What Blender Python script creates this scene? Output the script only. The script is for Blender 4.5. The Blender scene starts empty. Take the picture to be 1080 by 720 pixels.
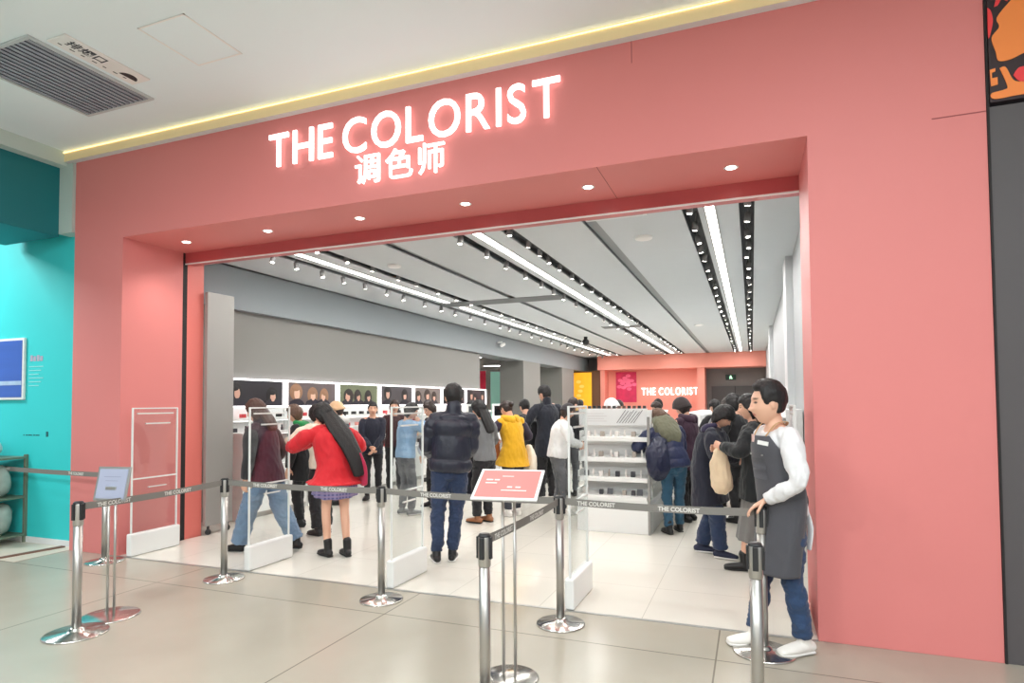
import bpy, bmesh, math, random
from mathutils import Vector as V, Matrix, noise
random.seed(7)
C = bpy.context.scene.collection
PI = math.pi
R = math.radians

# ------------------------------------------------------------------ materials
MATS = {}
def srgb(c):
    return tuple(((x / 255) / 12.92 if x / 255 <= .04045 else ((x / 255 + .055) / 1.055) ** 2.4) for x in c)
def mat(name, col, rough=.6, metal=0, var=.0, vscale=4, bump=0, bscale=60, emit=0, spec=.5, coat=0, sheen=0, stretch=(1, 1, 1)):
    if name in MATS: return MATS[name]
    m = bpy.data.materials.new(name); m.use_nodes = True; nt = m.node_tree; b = nt.nodes['Principled BSDF']
    c = srgb(col) + (1,)
    b.inputs['Base Color'].default_value = c; b.inputs['Roughness'].default_value = rough; b.inputs['Metallic'].default_value = metal
    b.inputs['Specular IOR Level'].default_value = spec; b.inputs['Coat Weight'].default_value = coat; b.inputs['Sheen Weight'].default_value = sheen
    tc = nt.nodes.new('ShaderNodeTexCoord'); mp = nt.nodes.new('ShaderNodeMapping'); mp.inputs['Scale'].default_value = stretch
    nt.links.new(tc.outputs['Object'], mp.inputs['Vector'])
    n = nt.nodes.new('ShaderNodeTexNoise'); n.inputs['Scale'].default_value = vscale; n.inputs['Detail'].default_value = 5
    nt.links.new(mp.outputs[0], n.inputs['Vector'])
    rmp = nt.nodes.new('ShaderNodeMapRange'); rmp.inputs['To Min'].default_value = 1 - var; rmp.inputs['To Max'].default_value = 1 + var
    mx = nt.nodes.new('ShaderNodeVectorMath'); mx.operation = 'SCALE'; mx.inputs[0].default_value = c[:3]
    nt.links.new(n.outputs['Fac'], rmp.inputs['Value']); nt.links.new(rmp.outputs[0], mx.inputs['Scale']); nt.links.new(mx.outputs[0], b.inputs['Base Color'])
    if bump:
        n2 = nt.nodes.new('ShaderNodeTexNoise'); n2.inputs['Scale'].default_value = bscale
        bp = nt.nodes.new('ShaderNodeBump'); bp.inputs['Strength'].default_value = bump; bp.inputs['Distance'].default_value = .01
        nt.links.new(mp.outputs[0], n2.inputs['Vector']); nt.links.new(n2.outputs['Fac'], bp.inputs['Height']); nt.links.new(bp.outputs[0], b.inputs['Normal'])
    if emit:
        b.inputs['Emission Color'].default_value = c; b.inputs['Emission Strength'].default_value = emit
    MATS[name] = m
    return m
def acrylic(name, tint=(.95, .97, .97), gloss=.10):
    m = bpy.data.materials.new(name); m.use_nodes = True; nt = m.node_tree; nt.nodes.clear()
    o = nt.nodes.new('ShaderNodeOutputMaterial'); t = nt.nodes.new('ShaderNodeBsdfTransparent'); g = nt.nodes.new('ShaderNodeBsdfGlossy')
    g.inputs['Roughness'].default_value = .04; t.inputs['Color'].default_value = tint + (1,)
    lw = nt.nodes.new('ShaderNodeLayerWeight'); lw.inputs['Blend'].default_value = .5; pw = nt.nodes.new('ShaderNodeMath'); pw.operation = 'POWER'; pw.inputs[1].default_value = 4
    nt.links.new(lw.outputs['Facing'], pw.inputs[0]); f = nt.nodes.new('ShaderNodeMapRange'); f.inputs['To Min'].default_value = .04; f.inputs['To Max'].default_value = .45
    nt.links.new(pw.outputs[0], f.inputs['Value']); mx = nt.nodes.new('ShaderNodeMixShader')
    nt.links.new(f.outputs[0], mx.inputs[0]); nt.links.new(t.outputs[0], mx.inputs[1]); nt.links.new(g.outputs[0], mx.inputs[2]); nt.links.new(mx.outputs[0], o.inputs[0])
    MATS[name] = m
    return m
def brick(name, c1, c2, w, h, rough, mortar=.004, off=0, noise_amt=.06, rough2=None, shift=(0, 0, 0), nscale=1.3):
    """tile grid in object space (metres), seen on horizontal surfaces"""
    m = bpy.data.materials.new(name); m.use_nodes = True; nt = m.node_tree; b = nt.nodes['Principled BSDF']
    tc = nt.nodes.new('ShaderNodeTexCoord'); mp = nt.nodes.new('ShaderNodeMapping'); mp.inputs['Location'].default_value = shift
    nt.links.new(tc.outputs['Object'], mp.inputs['Vector'])
    bt = nt.nodes.new('ShaderNodeTexBrick'); bt.offset = off; bt.inputs['Scale'].default_value = 1
    bt.inputs['Brick Width'].default_value = w; bt.inputs['Row Height'].default_value = h; bt.inputs['Mortar Size'].default_value = mortar
    bt.inputs['Mortar Smooth'].default_value = .3
    c1 = srgb(c1); c2 = srgb(c2)
    bt.inputs['Color1'].default_value = c1 + (1,); bt.inputs['Color2'].default_value = tuple(x * .965 for x in c1) + (1,); bt.inputs['Mortar'].default_value = c2 + (1,)
    nt.links.new(mp.outputs[0], bt.inputs['Vector'])
    n = nt.nodes.new('ShaderNodeTexNoise'); n.inputs['Scale'].default_value = nscale; n.inputs['Detail'].default_value = 3; n.inputs['Roughness'].default_value = .5
    nt.links.new(tc.outputs['Object'], n.inputs['Vector'])
    r = nt.nodes.new('ShaderNodeMapRange'); r.inputs['To Min'].default_value = 1 - noise_amt; r.inputs['To Max'].default_value = 1 + noise_amt
    sc = nt.nodes.new('ShaderNodeVectorMath'); sc.operation = 'SCALE'
    nt.links.new(n.outputs['Fac'], r.inputs['Value']); nt.links.new(bt.outputs['Color'], sc.inputs[0]); nt.links.new(r.outputs[0], sc.inputs['Scale'])
    nt.links.new(sc.outputs[0], b.inputs['Base Color'])
    r2 = nt.nodes.new('ShaderNodeMapRange'); r2.inputs['To Min'].default_value = rough; r2.inputs['To Max'].default_value = rough2 or rough * 1.4
    nt.links.new(n.outputs['Fac'], r2.inputs['Value']); nt.links.new(r2.outputs[0], b.inputs['Roughness'])
    MATS[name] = m
    return m

PINK = mat('pink_panel', (219, 130, 127), .55, var=.03, vscale=.8)
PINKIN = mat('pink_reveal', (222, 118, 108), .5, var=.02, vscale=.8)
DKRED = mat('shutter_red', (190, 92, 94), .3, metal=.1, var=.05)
DARK = mat('dark_gap', (30, 27, 28), .7)
TEAL = mat('teal_paint', (50, 206, 208), .6, var=.02, vscale=.7)
TEALD = mat('teal_dark_paint', (16, 118, 126), .6, var=.03)
WHITE = mat('white_gloss', (235, 236, 234), .35, var=.01)
WMATT = mat('white_matt', (226, 228, 228), .7, var=.02)
CEILM = mat('mall_ceiling', (232, 246, 250), .75, var=.015, vscale=.6)
CEILS = mat('store_ceiling', (204, 210, 213), .8, var=.02)
TROUGH = mat('trough', (84, 86, 88), .8)
GREYW = mat('grey_wall', (134, 133, 130), .75, var=.03, vscale=.8)
GREYB = mat('grey_blue_bulkhead', (140, 148, 152), .6, var=.04, vscale=.5)
GREYD = mat('dark_grey_wall', (84, 80, 82), .55, var=.03)
STEEL = mat('brushed_steel', (190, 188, 184), .38, metal=1, var=.04, vscale=20, stretch=(1, 1, .1))
CHROME = mat('polished_base', (206, 204, 200), .2, metal=1, var=.03, vscale=3)
BLACKP = mat('black_plastic', (34, 35, 38), .45)
BELTM = mat('belt_grey', (124, 121, 116), .7, var=.04, vscale=90)
ALU = mat('satin_aluminium', (176, 176, 174), .4, metal=.8)
LETTERM = mat('belt_lettering', (214, 212, 206), .7)
FLOORM = brick('mall_floor_tiles', (170, 164, 150), (122, 116, 106), 2.4, 2.4, .2, .006, 0, .12, .265, shift=(.35, .56, 0))
FLOORS = brick('store_floor_tiles', (226, 222, 212), (190, 186, 176), .8, .8, .13, .003, 0, .02, .2, shift=(.1, 0, 0))
ACR = acrylic('acrylic')
LENS = mat('spot_lens', (255, 250, 240), .4, emit=14)
STRIPM = mat('strip_light', (255, 250, 244), .4, emit=7)
SIGNW = mat('sign_white', (255, 252, 248), .4, emit=1.7)

# ------------------------------------------------------------------ mesh helpers
def obj(name, bm, m, parent=None, smooth=False, loc=None):
    me = bpy.data.meshes.new(name); bmesh.ops.recalc_face_normals(bm, faces=bm.faces[:]); bm.to_mesh(me); bm.free()
    for k in (m if isinstance(m, (list, tuple)) else [m]): me.materials.append(k)
    if smooth:
        for p in me.polygons: p.use_smooth = True
    o = bpy.data.objects.new(name, me); C.objects.link(o)
    if loc is not None: o.location = loc
    if parent is not None: o.parent = parent
    return o
def tag(o, label=None, cat=None, group=None, kind=None):
    if label: o['label'] = label
    if cat: o['category'] = cat
    if group: o['group'] = group
    if kind: o['kind'] = kind
    return o
def empty(name, loc, rz=0, label=None, cat=None, group=None):
    o = bpy.data.objects.new(name, None); C.objects.link(o); o.location = loc; o.rotation_euler = (0, 0, rz)
    return tag(o, label, cat, group)
def copy_tree(o, parent=None):
    c = o.copy(); C.objects.link(c)
    if parent is not None: c.parent = parent
    for ch in list(o.children): copy_tree(ch, c)
    return c
def struct(name, bm, m, label=None, parent=None, smooth=False):
    o = obj(name, bm, m, parent, smooth)
    if parent is None: o['kind'] = 'structure'
    if label: o['label'] = label
    return o
def BM(): return bmesh.new()
def box(bm, x0, x1, y0, y1, z0, z1, bev=0, mi=0, mtx=None):
    vs = [bm.verts.new((x, y, z)) for x in (x0, x1) for y in (y0, y1) for z in (z0, z1)]
    fs = []
    for a in ((0, 1, 3, 2), (4, 6, 7, 5), (0, 4, 5, 1), (2, 3, 7, 6), (0, 2, 6, 4), (1, 5, 7, 3)):
        f = bm.faces.new([vs[i] for i in a]); f.material_index = mi; fs.append(f)
    allv = vs
    if bev:
        es = list({e for f in fs for e in f.edges})
        r = bmesh.ops.bevel(bm, geom=es, offset=bev, segments=2, profile=.5, affect='EDGES')
        allv = list({v for f in r['faces'] for v in f.verts} | {v for v in vs if v.is_valid})
        for f in r['faces']: f.material_index = mi
    if mtx is not None:
        bmesh.ops.transform(bm, matrix=mtx, verts=allv)
    return bm
def catmull(pts, k):
    if k <= 1 or len(pts) < 3: return [tuple(p) for p in pts]
    out = []; n = len(pts)
    for i in range(n - 1):
        p0 = pts[max(i - 1, 0)]; p1 = pts[i]; p2 = pts[i + 1]; p3 = pts[min(i + 2, n - 1)]
        for j in range(k):
            t = j / k
            out.append(tuple(.5 * ((2 * b) + (-a + c) * t + (2 * a - 5 * b + 4 * c - d) * t * t + (-a + 3 * b - 3 * c + d) * t ** 3) for a, b, c, d in zip(p0, p1, p2, p3)))
    out.append(tuple(pts[-1]))
    return out
def tube(bm, pts, rad, side=(1, 0, 0), n=12, sub=1, cap=True, mi=0, sq=1.0, mod=None):
    """loft of elliptical rings; rad entries r or (rx, ry); side = direction of rx"""
    rr = [(r, r) if not isinstance(r, (tuple, list)) else r for r in rad]
    data = catmull([tuple(p) + tuple(r) for p, r in zip(pts, rr)], sub)
    P = [V(d[:3]) for d in data]; RR = [(max(d[3], .0005), max(d[4], .0005)) for d in data]
    side = V(side); rings = []; T = []
    for i in range(len(P)):
        t = (P[min(i + 1, len(P) - 1)] - P[max(i - 1, 0)])
        T.append(t.normalized() if t.length > 1e-9 else V((0, 0, 1)))
    def ring(p, t, rx, ry, s=1, k=0):
        a = side - t * side.dot(t)
        if a.length < .05: a = V((0, 1, 0)) - t * t.y
        if a.length < .05: a = V((0, 0, 1)) - t * t.z
        a.normalize(); b = t.cross(a)
        vs = []
        for j in range(n):
            th = 2 * PI * j / n; c, q = math.cos(th), math.sin(th)
            if sq != 1: c = math.copysign(abs(c) ** sq, c); q = math.copysign(abs(q) ** sq, q)
            f = s * (mod(k, th) if mod else 1)
            vs.append(bm.verts.new(p + a * rx * c * f + b * ry * q * f))
        return vs
    if cap == 'start' or cap is True:
        r0 = min(RR[0]); rings.append(ring(P[0] - T[0] * r0 * .85, T[0], *RR[0], .35)); rings.append(ring(P[0] - T[0] * r0 * .5, T[0], *RR[0], .8))
    for i in range(len(P)): rings.append(ring(P[i], T[i], *RR[i], 1, i / max(1, len(P) - 1)))
    if cap == 'end' or cap is True:
        r1 = min(RR[-1]); rings.append(ring(P[-1] + T[-1] * r1 * .5, T[-1], *RR[-1], .8)); rings.append(ring(P[-1] + T[-1] * r1 * .85, T[-1], *RR[-1], .35))
    for a, b in zip(rings, rings[1:]):
        for j in range(n):
            f = bm.faces.new((a[j], a[(j + 1) % n], b[(j + 1) % n], b[j])); f.material_index = mi
    f = bm.faces.new(rings[0][::-1]); f.material_index = mi
    f = bm.faces.new(rings[-1]); f.material_index = mi
    return bm
def lathe(bm, prof, n=32, c=(0, 0, 0), mi=0):
    rings = []
    for r, z in prof:
        rings.append([bm.verts.new((c[0] + r * math.cos(2 * PI * j / n), c[1] + r * math.sin(2 * PI * j / n), c[2] + z)) for j in range(n)])
    for a, b in zip(rings, rings[1:]):
        for j in range(n):
            f = bm.faces.new((a[j], a[(j + 1) % n], b[(j + 1) % n], b[j])); f.material_index = mi
    bm.faces.new(rings[0][::-1]).material_index = mi; bm.faces.new(rings[-1]).material_index = mi
    return bm
def ellipsoid(bm, c, r, n=16, mi=0):
    m = Matrix.Translation(c) @ Matrix.Diagonal((r[0], r[1], r[2], 1))
    d = bmesh.ops.create_uvsphere(bm, u_segments=n, v_segments=max(6, n // 2), radius=1, matrix=m)
    for v in d['verts']:
        for f in v.link_faces: f.material_index = mi
    return bm
def prism(bm, pts, y0, y1, mi=0, axis='y'):
    """extrude 2-D outline (x,z) between y0 and y1"""
    def P(a, b, t): return (a, t, b) if axis == 'y' else ((t, a, b) if axis == 'x' else (a, b, t))
    A = [bm.verts.new(P(a, b, y0)) for a, b in pts]; B = [bm.verts.new(P(a, b, y1)) for a, b in pts]
    n = len(pts)
    bm.faces.new(A).material_index = mi; bm.faces.new(B[::-1]).material_index = mi
    for i in range(n): bm.faces.new((A[i], A[(i + 1) % n], B[(i + 1) % n], B[i])).material_index = mi
    return bm
def ev_mesh(o):
    dg = bpy.context.evaluated_depsgraph_get(); me = bpy.data.meshes.new_from_object(o.evaluated_get(dg), depsgraph=dg)
    return me
def text_mesh(s, size, extrude=.0, offset=0.0, align='LEFT'):
    cu = bpy.data.curves.new('t', 'FONT'); cu.body = s; cu.size = size; cu.extrude = extrude; cu.offset = offset; cu.align_x = align; cu.resolution_u = 4
    o = bpy.data.objects.new('t', cu); C.objects.link(o); bpy.context.view_layer.update()
    me = ev_mesh(o); bpy.data.objects.remove(o); bpy.data.curves.remove(cu)
    return me
def text_obj(name, s, size, m, mtx, parent=None, extrude=.0005, offset=0.0, align='LEFT', width=None):
    me = text_mesh(s, size, extrude, offset, align); me.materials.clear(); me.materials.append(m)
    if width:
        xs = [v.co.x for v in me.vertices]; k = width / (max(xs) - min(xs))
        me.transform(Matrix.Diagonal((k, 1, 1, 1)))
    me.transform(mtx)
    o = bpy.data.objects.new(name, me); C.objects.link(o)
    if parent is not None: o.parent = parent
    return o
UP_Y = Matrix(((1, 0, 0, 0), (0, 0, -1, 0), (0, 1, 0, 0), (0, 0, 0, 1)))       # text in the xz plane, read from -y

# ------------------------------------------------------------------ camera
FX, PYC, YAW, PIT, ROL = 647.8, 402.2, -.372, .0348, -.0063
F = V((math.sin(YAW) * math.cos(PIT), math.cos(YAW) * math.cos(PIT), math.sin(PIT)))
R0 = V((math.cos(YAW), -math.sin(YAW), 0)); U0 = R0.cross(F)
RR_ = R0 * math.cos(ROL) + U0 * math.sin(ROL); UU_ = -R0 * math.sin(ROL) + U0 * math.cos(ROL)
cam = bpy.data.cameras.new('camera'); co = bpy.data.objects.new('camera', cam); C.objects.link(co)
M = Matrix.Identity(4)
for i in range(3): M[i][0], M[i][1], M[i][2] = RR_[i], UU_[i], -F[i]
M.translation = (7.0882, -4.6146, 1.6); co.matrix_world = M
cam.sensor_width = 36; cam.lens = FX * 36 / 1080; cam.shift_y = (PYC - 360) / 1080; cam.clip_end = 200
bpy.context.scene.camera = co

# ------------------------------------------------------------------ room shell
H = 4.35; W = 8.49; XL, XR, HZ = .774, 7.474, 3.42; HC = 3.6; YB = 22.8
struct('floor_mall', box(BM(), -8, 14, -9, 0, -.1, 0), FLOORM, 'worn polished greige concrete tile floor of the mall passage')
struct('floor_store', box(BM(), -6, 9, 0, 26, -.1, .001), FLOORS, 'glossy cream white tile floor inside the shop')
b = BM(); box(b, -8, 14, -.055, .015, -.05, .0015)
b2 = BM(); box(b2, XL, XR, -.02, .012, -.05, .003); struct('trim_threshold', b2, ALU, 'thin metal threshold strip between both floors'); b.free()
# portal
b = BM(); box(b, 0, XL, 0, .775, 0, H); box(b, XR, W, 0, .79, 0, H); box(b, XL, XR, 0, .79, HZ, H)
struct('wall_front', b, PINK, 'salmon pink shop front wall framing the wide entrance')
b = BM(); box(b, 0, XL, .805, 1.06, 0, H); struct('wall_reveal_left', b, PINKIN, 'orange pink inner reveal left of the entrance')
b = BM(); box(b, XR + .06, W, .79, 1.2, 0, H); struct('wall_reveal_right', b, WMATT, 'pale inner jamb right of the entrance')
b = BM(); box(b, XL - .03, XL + .002, .76, .82, 0, HZ); struct('trim_shutter_groove', b, DARK, 'dark vertical shutter groove in the left reveal')
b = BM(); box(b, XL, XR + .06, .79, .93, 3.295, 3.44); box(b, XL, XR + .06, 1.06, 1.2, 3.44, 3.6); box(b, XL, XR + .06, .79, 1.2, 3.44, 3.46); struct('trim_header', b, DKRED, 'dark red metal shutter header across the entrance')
b = BM(); box(b, XL, XR, .785, .80, 3.283, 3.297); struct('trim_header_edge', b, WHITE, 'thin white lower edge of the header')
b = BM(); box(b, 8.2, W, -.0015, 0, 3.405, 3.412); box(b, 6.28, 6.285, -.0015, 0, 4.18, 4.35); box(b, 5.999, 6.004, 0, .79, HZ - .001, HZ)
struct('trim_panel_joints', b, mat('joint_line', (150, 74, 74), .7), 'fine dark joints between the pink panels')
# mall ceiling with lit cove
struct('ceiling_mall', box(BM(), -.12, 14, -9, .6, 4.47, 4.6), CEILM, 'white plaster mall ceiling')
b = BM(); box(b, -.1, 14, -.07, 0, 4.35, 4.47)
CV = mat('cove_glow_paint', (250, 228, 178), .6, var=.02)  # warm LED glow put into the colour of the moulding's front face
struct('trim_ceiling_front', b, [WMATT, CV], 'white ceiling moulding above the pink wall, warm glow painted on its front')
for f in bpy.data.objects['trim_ceiling_front'].data.polygons:
    if f.normal.y < -.5: f.material_index = 1
b = BM(); box(b, -.24, -.1, -9, 0, 4.31, 4.6); struct('trim_ceiling_left', b, mat('pale_trim', (196, 214, 208), .6), 'pale ceiling moulding above the teal shop')
t = empty('cove_light', (6.9, -.078, 4.452), 0, 'thin warm light line along the glow-painted ceiling moulding', 'strip light')
obj('led_strip', box(BM(), -7, 7, -.004, .004, -.005, .005), mat('cove_led', (255, 228, 176), .5, emit=1.5), t)
# left neighbour
struct('wall_teal', box(BM(), -8, 0, .1, .25, 0, 4.6), TEAL, 'bright turquoise wall of the neighbouring shop')
struct('wall_teal_bulkhead', box(BM(), -1.2, -.225, -9, -.03, 3.52, 4.32), TEALD, 'dark teal bulkhead of the neighbouring shop')
struct('trim_bulkhead_end', box(BM(), -.225, -.002, -.035, .1, 3.55, 4.34), mat('pale_grey_green', (190, 206, 200), .6), 'pale end panel between teal bulkhead and pink wall')
struct('ceiling_left', box(BM(), -8, -.24, -9, .2, 4.5, 4.6), TEALD)
struct('trim_threshold_left', box(BM(), -8, 0, -.55, .1, -.05, .004), mat('pale_stone', (222, 212, 196), .3, var=.05, vscale=2), 'pale stone border at the foot of the teal wall')
struct('baseboard_left', box(BM(), -8, 0, .085, .1, .004, .07), WMATT)
# right neighbour
struct('wall_right_neighbour', box(BM(), W + .012, 14, .0, .3, 0, 3.43), GREYD, 'dark grey wall of the shop to the right')
b = BM(); box(b, W + .002, W + .014, -.01, .3, 0, 4.47); struct('trim_wall_joint', b, DARK, 'black joint beside the pink wall')
# far walls of the passage behind the camera (light bounce)
struct('wall_back', box(BM(), -8, 14, -9.2, -9, 0, 4.6), mat('passage_wall', (205, 202, 198), .7), 'plain wall behind the camera')

# ------------------------------------------------------------------ store shell
XW = .16; XE = 7.64
CH = [(1.14, 1.28), (1.80, 1.97), (2.80, 2.94), (3.78, 3.93), (4.40, 4.56), (5.37, 5.52), (6.44, 6.60), (7.00, 7.15)]
xs = XW; b = BM()
for a, c in CH + [(XE, XE)]:
    if a - xs > .001: box(b, xs, a, 1.2, YB, HC, HC + .04)
    xs = c
box(b, -6, XW, 1.2, YB, 3.58, 3.62)
struct('ceiling_store', b, CEILS, 'pale grey shop ceiling panels with dark channels between')
b = BM(); box(b, XW, XE, 1.2, YB, HC + .16, HC + .2)
for q_, (a, c) in enumerate(CH):
    dp = .045 if q_ in (2, 5) else (.16 if q_ > 5 else .09); mi = 1 if q_ in (2, 5) else 0
    box(b, a - .006, a, 1.2, YB, HC + .02, HC + .16, mi=mi); box(b, c, c + .006, 1.2, YB, HC + .02, HC + .16, mi=mi)
    if dp < .16: box(b, a, c, 1.2, YB, HC + dp, HC + dp + .01, mi=mi)
struct('ceiling_channels', b, [TROUGH, mat('trough_light', (150, 154, 156), .8)], 'dark recessed lighting channels in the shop ceiling')
b = BM(); box(b, 1.28, 3.78, 6.25, 6.75, HC - .008, HC + .001); struct('trim_cross_channel', b, mat('channel_grey', (112, 116, 118), .7), 'grey cross channel in the shop ceiling')
b = BM(); box(b, 3.4, 4.4, 11.35, 11.8, HC - .008, HC + .001); struct('trim_cross_channel_far', b, MATS['channel_grey'], 'small grey cross channel farther back')
b = BM(); box(b, XW - .6, XW, 1.06, YB, 2.98, HC); struct('wall_bulkhead', b, GREYB, 'blue grey bulkhead along the left of the shop')
b = BM(); box(b, XW - .25, XW - .1, 1.06, 10.95, 0, 3.0); struct('wall_left', b, GREYW, 'grey left wall above the lit make-up displays')
b = BM(); box(b, -4, XW - .25, 10.8, 10.95, 0, 3.6); struct('wall_corridor_near', b, GREYW)
b = BM(); box(b, -4.2, -4, 10.8, YB + 1, 0, 3.6); struct('wall_corridor_left', b, WMATT)
b = BM(); box(b, XE, XE + .15, 1.2, YB, 0, HC + .2)
struct('wall_right', b, mat('grey_right_wall', (158, 162, 165), .6, var=.03), 'grey right wall of the shop')
b = BM()
for y0, y1 in ((4.6, 5.3), (13, 14.0)): box(b, 7.55, XE, y0, y1, 0, HC)
struct('wall_right_pilasters', b, mat('grey_pilaster', (200, 203, 205), .5), 'shallow grey pilasters on the right wall')
b = BM(); box(b, -6, XE + .2, YB, YB + .2, 0, HC + .2); struct('wall_far', b, mat('far_grey', (120, 116, 114), .7), 'grey far end wall')
PINKB = mat('pink_back_wall', (236, 150, 134), .6, var=.02)
b = BM(); box(b, .85, XE, 21.6, YB, 3.0, HC); box(b, 1.05, 5.3, 22.4, YB, 0, 3.0); box(b, 5.0, 5.3, 21.7, 22.4, 0, 3.0); box(b, .95, 1.15, 21.7, 22.4, 0, 3.0)
struct('wall_pink_back', b, PINKB, 'pink feature wall and bulkhead at the far end')
b = BM(); box(b, -.68, .15, 14.2, 15.9, 0, 3.0); struct('wall_column', b, [GREYW], 'grey square column along the left of the shop')
b = BM(); box(b, -.9, .15, 18.6, 20.3, 0, 3.0); struct('wall_column_far', b, [GREYW], 'second grey square column farther back')
b = BM(); box(b, .55, .95, 21.9, 22.3, 0, 3.0); struct('wall_brown_pier', b, mat('brown_pier', (132, 92, 66), .6), 'narrow brown pier left of the pink back wall')
# dark doorway at the far right
b = BM(); box(b, 5.5, 7.4, YB - .06, YB - .02, 0, 2.25)
d = struct('door_1', b, mat('dark_door', (72, 68, 68), .5), 'dark double door in the far grey wall'); 
bb = BM(); box(bb, 6.43, 6.46, YB - .065, YB - .058, 0, 2.25); obj('door_gap', bb, DARK, d)

# ------------------------------------------------------------------ lamps in ceiling
def strip(x, y0, y1, label):
    t = empty('strip_light', (x, y0, HC), 0, label, 'strip light', 'linear ceiling lights in the shop')
    obj('housing', box(BM(), -.06, .06, 0, y1 - y0, -.012, -.001), ALU, t)
    obj('diffuser', box(BM(), -.045, .045, .01, y1 - y0 - .01, -.02, -.0125), STRIPM, t)
    L = bpy.data.lights.new('strip_glow', 'AREA'); L.shape = 'RECTANGLE'; L.size = .12; L.size_y = y1 - y0; L.energy = STRIP_W * (y1 - y0); L.color = (1, .975, .94)
    o = bpy.data.objects.new('strip_glow', L); C.objects.link(o); o.location = (x, (y0 + y1) / 2, HC - .03)
STRIP_W = 14.5
strip(1.52, 1.4, 6.2, 'left glowing ceiling strip nearest the entrance'); strip(1.52, 6.8, 21.0, 'left glowing ceiling strip beyond the grey cross channel')
strip(4.12, 1.4, 11.3, 'middle glowing ceiling strip starting at the entrance'); strip(4.12, 11.85, 21.0, 'middle glowing ceiling strip, far short stretch')
strip(6.72, 1.4, 21.0, 'right glowing ceiling strip running the full depth')

def spot_proto():
    t = empty('track_spotlight', (0, 0, 0))
    bm = BM(); lathe(bm, [(.03, 0), (.034, .004), (.034, .09), (.028, .1)], 12); obj('lamp_body', bm, mat('spot_body', (128, 128, 128), .5), t, True)
    bm = BM(); tube(bm, [(0, 0, .1), (0, 0, .2)], [.008, .008], n=8, cap=False); obj('stem', bm, ALU, t)
    bm = BM(); lathe(bm, [(.025, -.002), (.026, .002)], 12); obj('lens', bm, LENS, t)
    return t
sp0 = spot_proto(); used = False
rows = [(1.21, .55, 'in the channel left of the left ceiling strip', .10), (1.885, .6, 'in the channel right of the left ceiling strip', .02),
        (3.855, .62, 'in the channel left of the middle ceiling strip', .06), (4.48, .5, 'in the channel right of the middle ceiling strip', .02),
        (6.52, .55, 'in the channel left of the right ceiling strip', .02), (7.075, .6, 'in the channel right of the right ceiling strip', .02)]
for (x, st, lab, drop) in rows:
    y = 1.75 + (x % .3); k = 0
    while y < 21.5:
        t = sp0 if not used else copy_tree(sp0); used = True
        t.location = (x + random.uniform(-.02, .02), y, HC - drop - .02); t.rotation_euler = (R(random.uniform(-14, 14)), R(random.uniform(-14, 14)), 0)
        tag(t, 'small bright track spotlight ' + lab, 'spotlight', 'track spotlights ' + lab)
        y += st * random.uniform(.8, 1.25) * (1 + .035 * k); k += 1
# real light for the spots: a few lamps per channel
for x in (1.9, 4.5, 7.0):
    for y in (3, 6.5, 10, 14, 18):
        L = bpy.data.lights.new('spot_glow', 'SPOT'); L.energy = 50; L.spot_size = R(95); L.spot_blend = .8; L.color = (1, .96, .9); L.shadow_soft_size = .08
        o = bpy.data.objects.new('spot_glow', L); C.objects.link(o); o.location = (x, y, HC - .16)
# recessed downlights in the portal soffit
for k, x in enumerate((1.23, 2.385, 3.534, 4.682, 5.83, 6.97)):
    t = empty('recessed_downlight', (x, .41, HZ), 0, ('first', 'second', 'third', 'fourth', 'fifth', 'rightmost')[k] + ' round recessed downlight from the left in the pink soffit', 'downlight', 'downlights in the pink soffit')
    bm = BM(); lathe(bm, [(.038, -.001), (.05, -.004), (.056, -.001), (.054, .0)], 24); obj('trim_ring', bm, WHITE, t, True)
    bm = BM(); lathe(bm, [(.036, -.0035), (.037, -.0015)], 20); obj('lamp', bm, LENS, t)
    L = bpy.data.lights.new('downlight_glow', 'SPOT'); L.energy = 42; L.spot_size = R(120); L.spot_blend = .9; L.color = (1, .93, .85); L.shadow_soft_size = .05
    o = bpy.data.objects.new('downlight_glow', L); C.objects.link(o); o.location = (x, .41, HZ - .02)
# ceiling gear
def disc(name, x, y, r, label, cat, m=WHITE):
    bm = BM(); lathe(bm, [(r * .8, -.03), (r * .95, -.022), (r, -.004), (r, 0)], 24, (x, y, HC)); o = obj(name, bm, m, None, True); tag(o, label, cat, 'round fittings on the shop ceiling')
    return o
disc('ceiling_speaker', 5.9, 2.85, .11, 'round white ceiling speaker right of the middle strip near the entrance', 'speaker')
disc('ceiling_speaker', 2.3, 3.0, .10, 'round white ceiling speaker right of the left strip', 'speaker')
disc('ceiling_speaker', 5.85, 11.9, .12, 'small round white ceiling speaker farther back left of the right strip', 'speaker')
t = empty('ceiling_vent', (5.75, 1.75, HC), 0, 'flat square vent panel on the shop ceiling just behind the header', 'vent')
bm = BM(); box(bm, -.33, .33, -.2, .2, -.01, -.001); obj('frame', bm, WMATT, t)
bm = BM(); [box(bm, -.3, .3, -.17 + k * .06, -.15 + k * .06, -.014, -.0105) for k in range(6)]; obj('louvre', bm, ALU, t)
t = empty('security_camera', (2.4, 13.6, HC), 0, 'small black dome security camera hanging from the shop ceiling', 'camera')
bm = BM(); lathe(bm, [(.05, -.1), (.06, 0)], 16); obj('mount', bm, BLACKP, t, True)
bm = BM(); ellipsoid(bm, (0, 0, -.16), (.11, .11, .1)); obj('dome', bm, BLACKP, t, True)
t = empty('security_camera', (.32, 12.0, 3.3), 0, 'small white security camera on the blue grey bulkhead', 'camera')
bm = BM(); box(bm, -.16, -.02, -.03, .03, .06, .1, .008); obj('bracket', bm, WHITE, t)
bm = BM(); tube(bm, [(0, .1, .03), (0, -.1, -.03)], [.05, .05]); obj('camera_body', bm, WHITE, t, True)
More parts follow.
